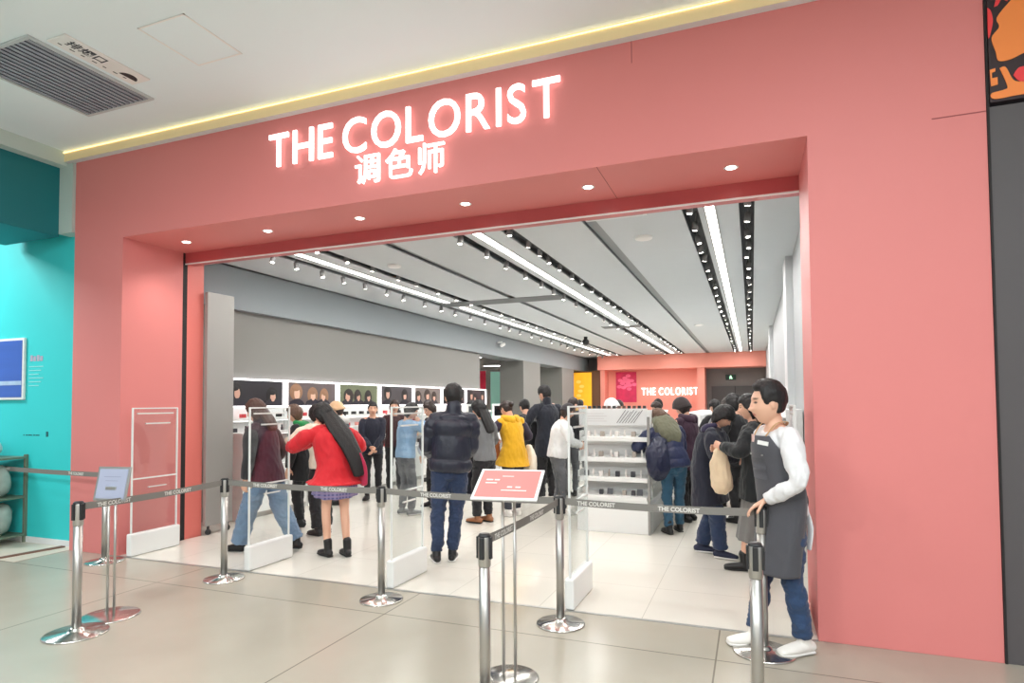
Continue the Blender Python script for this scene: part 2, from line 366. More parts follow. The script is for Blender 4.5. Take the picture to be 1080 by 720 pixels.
t = empty('exit_sign', (6.28, YB - .1, 2.62), 0, 'small green lit exit sign hanging before the dark far wall', 'exit sign')
bm = BM(); box(bm, -.2, .2, -.02, .02, -.11, .11, .01); obj('sign_box', bm, mat('exit_dark', (28, 60, 48), .5), t)
bm = BM(); ellipsoid(bm, (0, -.022, .05), (.02, .004, .02), 10); prism(bm, [(-.06, -.07), (-.02, -.07), (0, -.03), (.04, -.07), (.07, -.06), (.02, 0), (.03, .03), (-.03, .03), (-.06, 0), (-.04, 0), (-.015, .015), (-.02, -.02)], -.026, -.021)
obj('running_figure', bm, mat('exit_glow', (190, 255, 210), .5, emit=2.5), t)

# mall ceiling: smoke vent, plate, hatch
t = empty('smoke_vent', (1.48, -1.1, 4.47), 0, 'large grey louvred smoke vent in the white mall ceiling', 'vent')
bm = BM(); box(bm, -.45, .45, -.54, -.51, -.018, -.001); box(bm, -.45, .45, .51, .54, -.018, -.001); box(bm, -.45, -.42, -.51, .51, -.018, -.001); box(bm, .42, .45, -.51, .51, -.018, -.001)
obj('frame', bm, mat('vent_frame', (196, 204, 206), .5), t)
obj('backing', box(BM(), -.42, .42, -.51, .51, -.004, -.002), mat('vent_dark', (112, 118, 128), .6), t)
bm = BM()
for k in range(14):
    x = -.41 + k * .0595; prism(bm, [(x, -.006), (x + .04, -.006), (x + .046, -.017), (x + .006, -.015)], -.51, .51)
obj('louvre', bm, mat('vent_slat', (150, 156, 168), .6), t)
t = empty('ceiling_notice', (2.1, -1.17, 4.47), 0, 'white smoke outlet notice plate beside the ceiling vent', 'notice')
obj('plate', box(BM(), -.11, .11, -.37, .35, -.014, -.001, .002), WHITE, t)
NB = mat('notice_ink', (52, 56, 66), .6)
TXC = Matrix(((0, 1, 0, 0), (1, 0, 0, 0), (0, 0, -1, 0), (0, 0, 0, 1)))     # reads along +y, top towards +x, seen from below
text_obj('lettering', '排烟口', .105, NB, Matrix.Translation((-.012, -.3, -.0145)) @ TXC, t, .0004, .002)
bm = BM(); [box(bm, -.062, -.05, -.32 + k * .09, -.29 + k * .09 + .01 * (k % 2), -.0149, -.0141) for k in range(7)]; obj('small_lettering', bm, NB, t)
bm = BM(); prism(bm, [(.07 * math.cos(a), .13 * math.sin(a) * .6) for a in [PI * k / 12 - PI / 2 for k in range(13)]], -.0152, -.0141, axis='z')
o = obj('emblem', bm, mat('emblem_black', (26, 26, 30), .6), t); o.location = (-.03, .24, 0)
t = empty('access_hatch', (3.02, -1.1, 4.47), 0, 'square flush access hatch in the mall ceiling', 'hatch')
obj('hatch_door', box(BM(), -.225, .225, -.265, .265, -.004, -.0015), CEILM, t)
bm = BM(); box(bm, -.24, -.226, -.28, .28, -.006, -.001); box(bm, .226, .24, -.28, .28, -.006, -.001); box(bm, -.24, .24, -.28, -.266, -.006, -.001); box(bm, -.24, .24, .266, .28, -.006, -.001)
obj('frame', bm, mat('hatch_frame', (236, 238, 236), .5), t)

# ------------------------------------------------------------------ main sign
sg = empty('shop_sign', (4.26, 0, 3.86), 0, 'large glowing white shop name in Latin and Chinese on pink wall', 'sign')
def sign_word(word, x0, x1, z0, capH, root, cap=.73, off=.003, gap=.13, ext=.01, y=-.035, mm=None):
    mes = []; size = capH / cap
    for ch in word:
        me = text_mesh(ch, size, ext, off * size); X = [v.co.x for v in me.vertices]; mes.append((me, min(X), max(X)))
    tot = sum(b - a for _, a, b in mes); g = (x1 - x0 - tot) / max(1, len(mes) - 1)
    k = 1
    if g < .055 and capH > .3: k = (x1 - x0 - .058 * (len(mes) - 1)) / tot; g = .058
    x = x0
    for me, a, bb in mes:
        me.materials.clear(); me.materials.append(mm or SIGNW)
        me.transform(Matrix.Translation((x - root.location.x, y, z0 - root.location.z)) @ UP_Y @ Matrix.Diagonal((k, 1, 1, 1)) @ Matrix.Translation((-a, 0, 0)))
        o = bpy.data.objects.new('letter', me); C.objects.link(o); o.parent = root
        x += (bb - a) * k + g
sign_word('THE', 2.815, 3.55, 3.865, .335, sg); sign_word('COLORIST', 3.665, 5.725, 3.865, .335, sg)
sign_word('调色师', 3.80, 4.70, 3.588, .25, sg, .86, .002)
# back wall sign + poster
bs = empty('back_wall_sign', (3.8, 22.4, 2.0), 0, 'white glowing shop name letters on the far pink wall', 'sign')
sign_word('THE', 2.62, 3.22, 1.9, .33, bs, off=.006, ext=.03, y=-.06); sign_word('COLORIST', 3.36, 4.98, 1.9, .33, bs, off=.006, ext=.03, y=-.06)
t = empty('flower_poster', (1.95, 22.38, 2.3), 0, 'magenta flower picture left of the shop name at the far end', 'poster')
obj('print', box(BM(), -.45, .45, -.03, .0, -.7, .62), mat('magenta_print', (214, 44, 92), .5, var=.35, vscale=3), t)
bm = BM()
for k in range(14):
    a = k * 2.4; r = .08 + .022 * k
    ellipsoid(bm, (r * math.cos(a), -.032, .15 + r * math.sin(a)), (.12, .006, .075), 10)
obj('petal', bm, mat('petal_pink', (248, 110, 150), .5, var=.2, vscale=5), t, True)

# ------------------------------------------------------------------ stanchions
def stanchion_base(label, x, y, r=.175, ph=.92, pole_r=.029, dual=False, yaw=0):
    t = empty('queue_stanchion', (x, y, 0), yaw, label, 'stanchion', 'queue stanchions in front of the shop')
    bm = BM(); lathe(bm, [(r, 0), (r, .008), (r * .97, .013), (r * .3, .026), (.05, .034), (.04, .045), (.034, .05)], 48); obj('base', bm, CHROME, t, True)
    bm = BM(); lathe(bm, [(pole_r, .03), (pole_r, ph - .16)], 24); obj('pole', bm, STEEL, t, True)
    bm = BM(); lathe(bm, [(pole_r + .002, ph - .165), (pole_r + .004, ph - .16), (pole_r + .004, ph - .02), (pole_r + .001, ph - .003), (pole_r - .006, ph)], 24)
    obj('head', bm, STEEL, t, True)
    for k in range(4):
        a = k * PI / 2
        bm = BM(); box(bm, -.013, .013, pole_r - .003, pole_r + .013, ph - .125, ph - .012, .003, mtx=Matrix.Rotation(a, 4, 'Z')); obj('belt_clip', bm, BLACKP, t)
    bm = BM(); lathe(bm, [(pole_r + .0045, ph - .012), (pole_r + .005, ph - .008), (pole_r - .002, ph + .003)], 24); obj('top_cap', bm, BLACKP, t, True)
    return t
def belt(t, a, c, texts=(.5,), zc=.885, sag=.012, txt='THE COLORIST', tsz=.04):
    """belt from a to c (world xy), child of stanchion t"""
    a = V((a[0], a[1], 0)); c = V((c[0], c[1], 0)); d = (c - a); Ln = d.length; d.normalize(); nrm = V((d.y, -d.x, 0))
    bm = BM(); N = 16; rows_ = []
    def cz(s): return zc - sag * 4 * s * (1 - s)
    for i in range(N + 1):
        s = i / N; p = a + d * (.036 + (Ln - .072) * s)
        rows_.append([bm.verts.new(p + nrm * q + V((0, 0, cz(s) + z))) for q, z in ((.001, -.025), (.001, .025), (-.001, .025), (-.001, -.025))])
    for r0, r1 in zip(rows_, rows_[1:]):
        for j in range(4): bm.faces.new((r0[j], r0[(j + 1) % 4], r1[(j + 1) % 4], r1[j]))
    bm.faces.new(rows_[0]); bm.faces.new(rows_[-1][::-1])
    loc = t.location; mt = (Matrix.Translation(loc) @ Matrix.Rotation(t.rotation_euler.z, 4, 'Z')).inverted()
    bmesh.ops.transform(bm, matrix=mt, verts=bm.verts[:])
    o = obj('belt', bm, BELTM, t)
    # lettering reads on the side facing the camera
    cam_xy = V((7.09, -4.61, 0)); sd = 1 if (cam_xy - (a + c) / 2).dot(nrm) > 0 else -1
    dx = d if sd > 0 else -d
    n2 = nrm * sd
    for s in texts:
        p = a + d * (Ln * s) + n2 * .0016; p.z = cz(s) - .014
        mtx = Matrix(((dx.x, 0, n2.x, p.x), (dx.y, 0, n2.y, p.y), (0, 1, 0, p.z), (0, 0, 0, 1)))
        text_obj('lettering', txt, tsz, LETTERM, mt @ mtx, o, .0003, .0012, 'CENTER')
    return o
pA, pB, pC, pE, pF, pG, pH, pI = (.88, -.22), (2.64, -1.66), (2.54, -.27), (4.24, -.28), (5.77, -.30), (7.13, -.33), (5.78, -1.67), (7.09, -1.42)
sA = stanchion_base('steel stanchion with round base by the left pink pier, behind the small sign', *pA)
sB = stanchion_base('nearest left steel stanchion on a wide base beside the blue grey sign', *pB, r=.2)
sC = stanchion_base('steel stanchion right of the pink reveal, before the walking shopper', *pC)
sE = stanchion_base('steel stanchion before the gate left of the black puffer jacket', *pE)
sF = stanchion_base('steel stanchion right behind the pink framed sign where two belts meet', *pF)
sG = stanchion_base('steel stanchion at the feet of the aproned worker, holding the right belt end', *pG, r=.19)
sH = stanchion_base('foreground steel stanchion left of the pink sign stand', *pH)
sI = stanchion_base('foreground steel stanchion in front of the aproned worker', *pI)
belt(sB, pB, pC, (.2, .62)); belt(sC, pC, pE, (.28, .72)); belt(sE, pE, pF, (.33,)); belt(sF, pF, pG, (.2, .62)); belt(sH, pH, pF, (.2, .62))
belt(sA, pA, (-1.7, -.02), (.2, .75))
# tape shadow on the pale floor at the left, made as a brown strip
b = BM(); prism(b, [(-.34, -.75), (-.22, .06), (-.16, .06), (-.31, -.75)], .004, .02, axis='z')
tag(obj('tape_shadow_strip', b, mat('shadow_brown', (120, 92, 80), .6)), 'thin brown strip made as the tape shadow on the pale floor by the teal wall', 'painted shadow')

# sign stands
def sign_stand(label, x, y, yaw, zc, w, h, tilt, base_r, frame_m, face_m, lines, gap=.07):
    t = empty('sign_stand', (x, y, 0), yaw, label, 'sign stand', 'small sign stands at the queue')
    bm = BM(); lathe(bm, [(base_r, 0), (base_r, .006), (base_r * .96, .011), (.03, .018)], 48); obj('base', bm, CHROME, t, True)
    for s in (-1, 1):
        bm = BM(); tube(bm, [(s * gap / 2, 0, .012), (s * gap / 2, 0, zc - .03)], [.009, .009], n=12, cap=False); obj('pole', bm, STEEL, t, True)
    bm = BM(); box(bm, -gap * .8, gap * .8, -.02, .02, zc - .045, zc - .02, .004); obj('bracket', bm, ALU, t)
    mt = Matrix.Translation((0, 0, zc)) @ Matrix.Rotation(tilt, 4, 'X')
    pl = obj('sign_panel', box(BM(), -w / 2, w / 2, -.006, .006, -h / 2, h / 2, .003, mtx=mt), frame_m, t)
    obj('sign_face', box(BM(), -w / 2 + .018, w / 2 - .018, -.0075, -.006, -h / 2 + .018, h / 2 - .018, mtx=mt), face_m, pl)
    bm = BM()
    for (xa, xb, z, th) in lines: box(bm, xa, xb, -.0085, -.0075, z, z + th, mtx=mt)
    obj('sign_print', bm, WHITE if face_m.name != 'pale_notice' else mat('notice_grey', (142, 146, 166), .6), pl)
    return t
PF = mat('pink_notice', (226, 136, 132), .45, var=.02)
sign_stand('pink notice in a white frame on two thin poles, centre foreground', 5.745, -1.24, R(8), 1.12, .39, .30, R(-62), .17, WHITE, PF,
           [(-.14, -.10, .03, .012), (-.09, -.06, .03, .012), (-.14, -.07, .0, .008), (.0, .03, -.04, .012), (.05, .08, -.04, .012), (-.03, .12, -.07, .007), (-.05, .02, .07, .006)])
sign_stand('blue grey notice in a silver frame on two thin poles, far left', 2.51, -1.32, R(10), 1.0, .29, .26, R(-12), .2, ALU, mat('pale_notice', (160, 166, 188), .5),
           [(-.08, .07, .05, .005), (-.06, .05, .02, .004)], gap=.06)

# ------------------------------------------------------------------ security gates
def gate_proto():
    t = empty('security_gate', (0, 0, 0))
    gm = mat('gate_white', (226, 228, 226), .3)
    bm = BM(); D = .56; Ht = 1.57; prof = [(0, 0), (D, 0), (D, Ht), (0, Ht)]
    box(bm, -.006, .006, .005, D - .005, .02, Ht - .005); obj('acrylic_panel', bm, ACR, t)
    bm = BM(); box(bm, -.009, .009, 0, .015, 0, Ht, .003); box(bm, -.009, .009, D - .015, D, 0, Ht, .003); box(bm, -.009, .009, .014, D - .014, Ht - .013, Ht, .003); box(bm, -.009, .009, .014, D - .014, .80, .815, .002)
    obj('frame', bm, gm, t)
    for a_ in ((.06, D - .06, Ht - .07, Ht - .055), (.16, D - .1, Ht - .18, Ht - .165), (.2, D - .14, .70, .712)):
        obj('antenna_coil', box(BM(), -.0075, .0075, *a_), mat('coil_white', (214, 214, 210), .4), t)
    bm = BM(); box(bm, -.038, .038, -.02, D + .02, 0.001, .235, .014); o = obj('base_box', bm, WHITE, t)
    bm = BM(); box(bm, -.0405, -.037, .01, .05, .03, .2); obj('cover_plate', bm, ALU, o)
    return t
g0 = gate_proto()
for k, (x, lab) in enumerate(((.93, 'clear security gate standing against the pink left reveal'), (2.54, 'clear security gate with the walking shopper behind it'),
                              (4.14, 'clear security gate left of the black puffer jacket'), (5.75, 'clear security gate before the white shelf unit'), (7.36, 'clear security gate close to the right jamb behind the worker'))):
    t = g0 if k == 0 else copy_tree(g0); t.location = (x, .02, .003); tag(t, lab, 'security gate', 'security gates across the entrance')

# ------------------------------------------------------------------ grey leaf on castors at left
t = empty('folding_panel', (.84, 1.062, 0), 0, 'tall grey metal door panel on castors left inside the entrance', 'panel')
obj('leaf', box(BM(), -.05, 0, 0, .42, .11, 3.0, .006), mat('brushed_grey', (160, 158, 154), .45, metal=.3, var=.06, vscale=1.2), t)
for y in (.06, .36):
    bm = BM(); tube(bm, [(-.035, y, .035), (-.01, y, .035)], [.034, .034], n=16, cap=False); box(bm, -.032, -.014, y - .012, y + .012, .05, .11); obj('castor', bm, BLACKP, t, True)
# small stand of the belt gate behind stanchion C is omitted

# ------------------------------------------------------------------ left wall displays
PORT = [((32, 28, 36), (214, 170, 150), (22, 18, 20)), ((96, 84, 84), (226, 184, 160), (150, 112, 84)), ((104, 112, 84), (210, 166, 146), (40, 32, 30)), ((70, 66, 70), (210, 170, 150), (24, 20, 22)),
        ((120, 110, 106), (220, 176, 156), (50, 36, 30)), ((28, 28, 34), (190, 150, 130), (18, 16, 18)), ((44, 40, 48), (200, 160, 140), (20, 18, 20))]
GLOWF = mat('lit_frame', (255, 250, 252), .4, emit=2.2)
posn = ['first', 'second', 'third', 'fourth', 'fifth', 'sixth', 'farthest']
for k in range(7):
    y0 = 1.93 + k * 1.335; y1 = y0 + 1.29
    t = empty('portrait_lightbox', (.1, (y0 + y1) / 2, 1.77), 0, posn[k] + ' lit portrait panel from the entrance above the left wall displays', 'light box', 'portrait panels above the left displays')
    hw = (y1 - y0) / 2
    bgc, skin, hair = PORT[k]
    bm = BM(); box(bm, -.03, .03, -hw, hw, .19, .215); box(bm, -.03, .03, -hw, hw, -.21, -.19); box(bm, -.03, .03, -hw, -hw + .03, -.19, .19); box(bm, -.03, .03, hw - .03, hw, -.19, .19)
    obj('lit_frame', bm, GLOWF, t)
    pr_ = obj('print', box(BM(), -.03, .01, -hw + .03, hw - .03, -.19, .19), mat('print_bg_%s' % posn[k], bgc, .4, var=.3, vscale=3), t)
    for j, cy in enumerate((-.36, -.02, .33)):
        if k in (0, 3) and j == 1: continue
        cy += random.uniform(-.08, .08); cz = random.uniform(-.06, .05); s = random.uniform(.85, 1.2); tl = random.uniform(-.03, .03)
        bm = BM(); ellipsoid(bm, (.012, cy + tl, cz + .01), (.004, .13 * s, .14), 14); obj('printed_hair', bm, mat('print_hair_%s' % posn[k], hair, .5, var=.3), pr_)
        bm = BM(); ellipsoid(bm, (.015, cy, cz - .015), (.004, .06 * s, .085 * s), 14); obj('printed_face', bm, mat('print_skin_%s' % posn[k], skin, .5, var=.1), pr_)
        bm = BM(); ellipsoid(bm, (.018, cy + tl * 1.6, cz + .06 * s), (.004, .075 * s, .04 * s), 14); obj('printed_fringe', bm, MATS['print_hair_%s' % posn[k]], pr_)
        bm = BM(); prism(bm, [(cy - .2, -.188), (cy + .2, -.188), (cy + .14, -.12), (cy + .04, -.075), (cy - .05, -.08), (cy - .15, -.12)], .01, .0175, axis='x'); obj('printed_clothes', bm, mat('print_cloth', (34, 28, 42), .5, var=.4), pr_)
    # display cabinet
    t = empty('make_up_display', (.06, y0, 0), 0, posn[k] + ' white lit make-up display from the entrance along the left wall', 'display cabinet', 'white displays along the left wall')
    L_ = 1.31
    bm = BM(); box(bm, 0, .02, 0, L_, .72, 1.555); box(bm, 0, .5, 0, .02, .0, 1.2); box(bm, 0, .5, L_ - .02, L_, 0, 1.2); box(bm, 0, .5, .02, L_ - .02, .08, .72); obj('body', bm, WHITE, t)
    bm = BM(); box(bm, 0, .45, .02, L_ - .02, 0.002, .08); obj('plinth', bm, ALU, t)
    for q, (z, d) in enumerate(((.74, .52), (.96, .38), (1.16, .3), (1.36, .22))):
        bm = BM(); box(bm, .02, d, .02, L_ - .02, z, z + .02, .003); box(bm, d - .012, d, .02, L_ - .02, z + .02, z + .05); sh = obj('shelf', bm, WHITE, t)
        bm = BM(); box(bm, d - .03, d - .016, .03, L_ - .03, z - .006, z - .001); obj('shelf_light', bm, GLOWF, sh)
COL = [(28, 26, 28), (196, 60, 66), (40, 40, 46), (220, 150, 140), (230, 225, 220), (90, 60, 52), (170, 160, 150), (60, 60, 66)]
PM = [mat('product_%s' % n, c, .35) for n, c in zip(('black', 'red', 'graphite', 'blush', 'ivory', 'brown', 'sand', 'slate'), COL)]
PN = ['black', 'red', 'graphite', 'blush pink', 'ivory', 'brown', 'sand coloured', 'slate grey']
def product(x, y, z, c, where, kind=0, s=1):
    bm = BM()
    if kind == 0: box(bm, -.028 * s, .028 * s, -.035 * s, .035 * s, 0, .075 * s, .004); nm = 'make_up_box'; cat = 'make-up box'
    elif kind == 1: lathe(bm, [(.016 * s, 0), (.016 * s, .06 * s), (.011 * s, .062 * s), (.011 * s, .1 * s)], 12); nm = 'lipstick'; cat = 'lipstick'
    else: box(bm, -.045 * s, .045 * s, -.006, .006, 0, .1 * s, .003, mtx=Matrix.Rotation(R(-20), 4, 'X')); nm = 'make_up_palette'; cat = 'make-up palette'
    o = obj(nm, bm, PM[c]); o.location = (x, y, z + .001); tag(o, 'small %s %s %s' % (PN[c], cat, where), cat, 'products ' + where)
    return o
for k in range(4):
    for q, (z, d) in enumerate(((.76, .34), (.98, .26), (1.18, .2), (1.38, .13))):
        for j in range(5):
            product(.06 + d - .02, 1.93 + k * 1.335 + .12 + j * .25 + random.uniform(-.03, .03), z, random.choice((0, 0, 1, 2, 3, 7)), 'on the %s shelf of the %s left display' % (('lowest', 'second', 'third', 'top')[q], posn[k]), random.choice((0, 0, 1)), 1.1)

# ------------------------------------------------------------------ gondola with white shelves
GX0, GX1, GY = 5.02, 5.93, 2.9
t = empty('shelf_unit', ((GX0 + GX1) / 2, GY, 0), 0, 'tall white make-up shelf unit behind the fourth security gate', 'shelf unit')
w = (GX1 - GX0) / 2
bm = BM(); box(bm, -w, w, 0.02, 2.6, 0.001, .4, .004); box(bm, -w + .02, w - .02, .32, .40, .4, 1.5); box(bm, -w + .2, w - .2, .4, 2.6, .4, 1.42); obj('body', bm, WHITE, t)
bm = BM(); box(bm, -w - .01, w - .05, .18, .2, 1.31, 1.52, .003, mtx=Matrix.Identity(4)); hp = obj('header_panel', bm, WMATT, t)
bm = BM()
for k in range(7):
    x = .12 + k * .035; prism(bm, [(x - .1, 1.34), (x - .092, 1.34), (x + .02, 1.5 - .01 * (k % 3)), (x + .012, 1.5 - .01 * (k % 3))], .175, .179)
obj('pencil_print', bm, mat('pencil_grey', (92, 90, 94), .5), hp)
bm = BM()
for k in range(4): box(bm, -.38, -.1 - .04 * (k % 2), .176, .179, 1.36 + k * .032, 1.364 + k * .032)
obj('text_print', bm, mat('faint_print', (196, 192, 190), .6), hp)
bm = BM(); box(bm, w - .03, w, 0.0, .04, 0.001, 1.42); obj('end_post', bm, mat('post_grey', (150, 148, 145), .4, metal=.4), t)
SZ = (.40, .62, .86, 1.11)
for q, z in enumerate(SZ):
    bm = BM(); d = .34 - .0 * q; y0 = .0 + q * .045
    prism(bm, [(y0, z), (y0 + .012, z), (y0 + .03, z + .035), (.33, z + .055), (.33, z + .07), (y0 + .0, z + .05)], -w + .01, w - .04, axis='x')
    box(bm, -w + .005, -w + .02, y0, .33, z, z + .13); obj('shelf', bm, WHITE, t)
    bm = BM(); box(bm, -w + .02, w - .05, .31, .318, z + .08, z + .2); obj('shelf_back', bm, mat('pale_back', (214, 214, 212), .5), t)
    for j in range(8):
        if q == 0 and j in (1, 4): continue
        x = (GX0 + GX1) / 2 - w + .09 + j * .098 + random.uniform(-.015, .015)
        c = (4, 4, 6, 4)[j % 4] if q > 1 else random.choice((7, 6, 4, 2, 0) if q == 0 else (4, 6, 7))
        product(x, GY + y0 + .1, z + .053, c, 'on the %s shelf of the white shelf unit' % ('lowest', 'second', 'third', 'top')[q], random.choice((2, 0)) if q == 0 else (1 if j % 2 else 0), .9 if q else .8)
# side shelves running back
for q, z in enumerate((.30, .62, .94, 1.2)):
    bm = BM(); box(bm, w - .2, w + (.22 if q == 0 else .1), .35, 2.6, z, z + .025, .003); box(bm, w + (.208 if q == 0 else .088), w + (.22 if q == 0 else .1), .35, 2.6, z + .025, z + .07); obj('side_shelf', bm, WHITE, t)
for j in range(12):
    product(5.1 + j * .065, 3.28, 1.501, random.choice((0, 2, 5)), 'standing on top of the white shelf unit', 0, .7)

# other islands
def island(x0, x1, y0, y1, h, label):
    t = empty('display_island', ((x0 + x1) / 2, (y0 + y1) / 2, 0), 0, label, 'display island', 'white display islands in the shop')
    hx, hy = (x1 - x0) / 2, (y1 - y0) / 2
    obj('body', box(BM(), -hx + .04, hx - .04, -hy + .04, hy - .04, .001, h - .4, .01), WHITE, t)
    bm = BM(); box(bm, -hx, hx, -hy, hy, h - .4, h - .36, .006); obj('counter_top', bm, WHITE, t)
    bm = BM(); box(bm, -hx * .5, hx * .5, -hy + .1, hy - .1, h - .36, h - .02, .006); obj('upper_shelf', bm, WHITE, t)
    bm = BM(); box(bm, -hx * .5 - .004, hx * .5 + .004, -hy + .12, hy - .12, h - .05, h - .03); obj('light_edge', bm, GLOWF, t)
    return t
island(2.15, 3.05, 5.2, 8.6, 1.3, 'long white display island behind the grey sweater shopper')
island(2.0, 2.9, 9.6, 13.0, 1.35, 'white display island farther back on the left')
island(4.3, 5.1, 8.2, 13.0, 1.4, 'white display island behind the tall dark coated man')
island(5.6, 6.4, 7.2, 13.0, 1.4, 'white display island behind the shelf unit')
for k, (x, y, wh) in enumerate(((2.5, 5.35, 'near end of the island behind the puffer jacket'), (2.55, 6.4, 'middle of the island behind the puffer jacket'))):
    t = empty('table_mirror', (x, y, 1.285), R(20), 'small white framed mirror at the ' + wh, 'mirror', 'table mirrors')
    bm = BM(); box(bm, -.17, .17, -.01, .01, .03, .3, .01); obj('frame', bm, WHITE, t); obj('glass', box(BM(), -.12, .12, -.013, -.0105, .07, .26), mat('mirror_dark', (90, 92, 96), .08, metal=1), t)
    obj('foot', box(BM(), -.08, .08, -.06, .06, -.003, .03, .004), WHITE, t)
# wall shelves on the right
t = empty('wall_shelf', (7.33, 3.2, 0), 0, 'white wall shelf with bottles on the right wall behind the worker', 'wall shelf')
bm = BM(); box(bm, .12, .3, -.0, 1.9, .001, 1.5); obj('body', bm, WHITE, t)
for z in (.5, .8, 1.1, 1.4): obj('shelf', box(BM(), -.12, .12, 0, 1.9, z, z + .02, .003), WHITE, t)
for j in range(16):
    z = (.52, .82, 1.12, 1.42)[j % 4]
    product(7.3, 3.3 + (j // 4) * .3, z, random.choice((5, 3, 6, 1)), 'on the right wall shelf', 1, 1.6)

# banners seen through the gap in the left wall
t = empty('hanging_banner', (-1.50, 14.6, 0), R(20), 'tall crimson banner seen through the gap in the left wall', 'banner')
obj('cloth', box(BM(), -.16, .12, 0, .04, .3, 2.7), mat('crimson', (214, 28, 66), .6), t); obj('top_bar', box(BM(), -.18, .14, -.01, .05, 2.7, 2.74), ALU, t)
t = empty('hanging_banner', (-1.45, 15.6, 0), R(20), 'pale mint green panel right of the crimson banner', 'banner')
obj('cloth', box(BM(), -.16, .3, 0, .04, .3, 2.72), mat('mint', (168, 226, 206), .5, emit=.25), t); obj('top_bar', box(BM(), -.18, .32, -.01, .05, 2.72, 2.76), ALU, t)
for k, (y, z) in enumerate(((13.6, 3.1), (16.6, 3.0))):
    t = empty('corridor_light', (-1.6, y, z), R(10), ('upper', 'lower')[k] + ' white light bar glimpsed through the gap in the left wall', 'strip light')
    obj('housing', box(BM(), -.7, .5, -.05, .05, 0, .04), ALU, t); obj('diffuser', box(BM(), -.68, .48, -.055, .045, -.02, -.001), STRIPM, t); obj('hanger', box(BM(), -.01, .01, -.01, .01, .04, 3.58 - z), ALU, t)
t = empty('yellow_poster', (.05, 21.5, 0), 0, 'tall glowing amber poster left of the pink back wall', 'poster')
obj('panel', box(BM(), -.4, .55, 0, .05, .1, 2.9), mat('amber', (246, 180, 40), .5, var=.2, vscale=3, emit=.5), t)
bm = BM(); [ellipsoid(bm, (.05 + .08 * math.sin(k * 2.1), -.004, .9 + k * .2), (.12, .004, .07), 10) for k in range(9)]; obj('ornament', bm, mat('amber_light', (250, 214, 110), .5, emit=.3), t)
obj('frame', box(BM(), -.43, .58, .05, .08, .07, 2.95), mat('wood_frame', (120, 80, 40), .5), t)

# ------------------------------------------------------------------ left neighbour furniture
t = empty('wall_picture', (-1.32, .1, 2.05), 0, 'framed blue sea picture on the turquoise wall', 'picture')
obj('frame', box(BM(), -.34, .345, -.03, -.001, -.375, .365, .006), WHITE, t)
obj('picture', box(BM(), -.31, .315, -.034, -.0305, -.345, .335), mat('sea_blue', (48, 92, 176), .3, var=.25, vscale=2, stretch=(.3, 1, 3), emit=.15), t)
obj('surf', box(BM(), -.31, .315, -.0365, -.0345, -.2, -.15), mat('surf_pale', (170, 196, 226), .3, var=.3, vscale=6), t)
t = empty('wall_caption', (-.86, .1, 2.1), 0, 'faint lettering on the turquoise wall beside the blue picture', 'lettering')
CAPM = mat('caption_pink', (176, 170, 190), .6)
bm = BM(); [box(bm, -.04 + k * .06, .005 + k * .06, -.003, -.001, .03, .10 - .012 * (k % 2)) for k in range(4)]; obj('heading', bm, CAPM, t)
bm = BM(); 
for k in range(6): box(bm, -.06, .2 - .04 * (k % 3), -.003, -.001, -.04 - k * .045, -.03 - k * .045)
obj('caption_lines', bm, mat('caption_pale', (150, 222, 224), .6), t)
t = empty('wall_inscription', (-.75, .1, 1.25), 0, 'tiny dark inscription low on the turquoise wall', 'lettering')
mat('ink_teal', (20, 90, 96), .6); bm = BM(); [box(bm, -.25 + k * .045, -.25 + k * .045 + .022 + .01 * (k % 3), -.003, -.001, 0, .012) for k in range(7)]; obj('words', bm, MATS['ink_teal'], t)
bm = BM(); box(bm, .16, .2, -.003, -.001, -.01, .05); obj('symbol', bm, MATS['ink_teal'], t)
t = empty('storage_rack', (-1.25, -.12, 0), R(4), 'grey green metal rack of wrapped goods in front of the turquoise wall', 'rack')
RK = mat('rack_metal', (124, 132, 114), .5, metal=.4)
for x in (-.45, .33):
    for y in (-.18, .18): obj('post', box(BM(), x, x + .035, y - .0175, y + .0175, .004, 1.03, .003), RK, t)
for z in (.08, .52, .98): obj('shelf', box(BM(), -.45, .365, -.19, .19, z, z + .025, .003), RK, t)
for k in range(6):
    z = .106 if k < 3 else .546; x = -1.55 + (k % 3) * .245
    bm = BM(); ellipsoid(bm, (0, 0, .18), (.12, .15, .19), 16)
    for v in bm.verts: v.co += v.co * .18 * noise.noise(v.co * 9 + V((k, 0, 0))); v.co.z = max(v.co.z, 0.001)
    o = obj('wrapped_bundle', bm, mat('plastic_wrap', (176, 184, 176), .25, var=.3, vscale=9), None, True); o.location = (x, -.13, z)
    tag(o, 'crumpled plastic bundle, %s on the %s shelf of the left rack' % (('leftmost', 'middle', 'rightmost')[k % 3], 'lower' if k < 3 else 'upper'), 'bundle', 'wrapped bundles in the left rack')
bm = BM(); ellipsoid(bm, (0, 0, .1), (.2, .12, .1), 14); ellipsoid(bm, (.04, 0, .19), (.09, .08, .07), 12)
for v in bm.verts: v.co += v.co * .15 * noise.noise(v.co * 8); v.co.z = max(v.co.z, .001)
o = obj('white_bag', bm, WMATT, None, True); o.location = (-1.27, -.12, 1.006); tag(o, 'crumpled white bag on top of the left rack', 'bag')

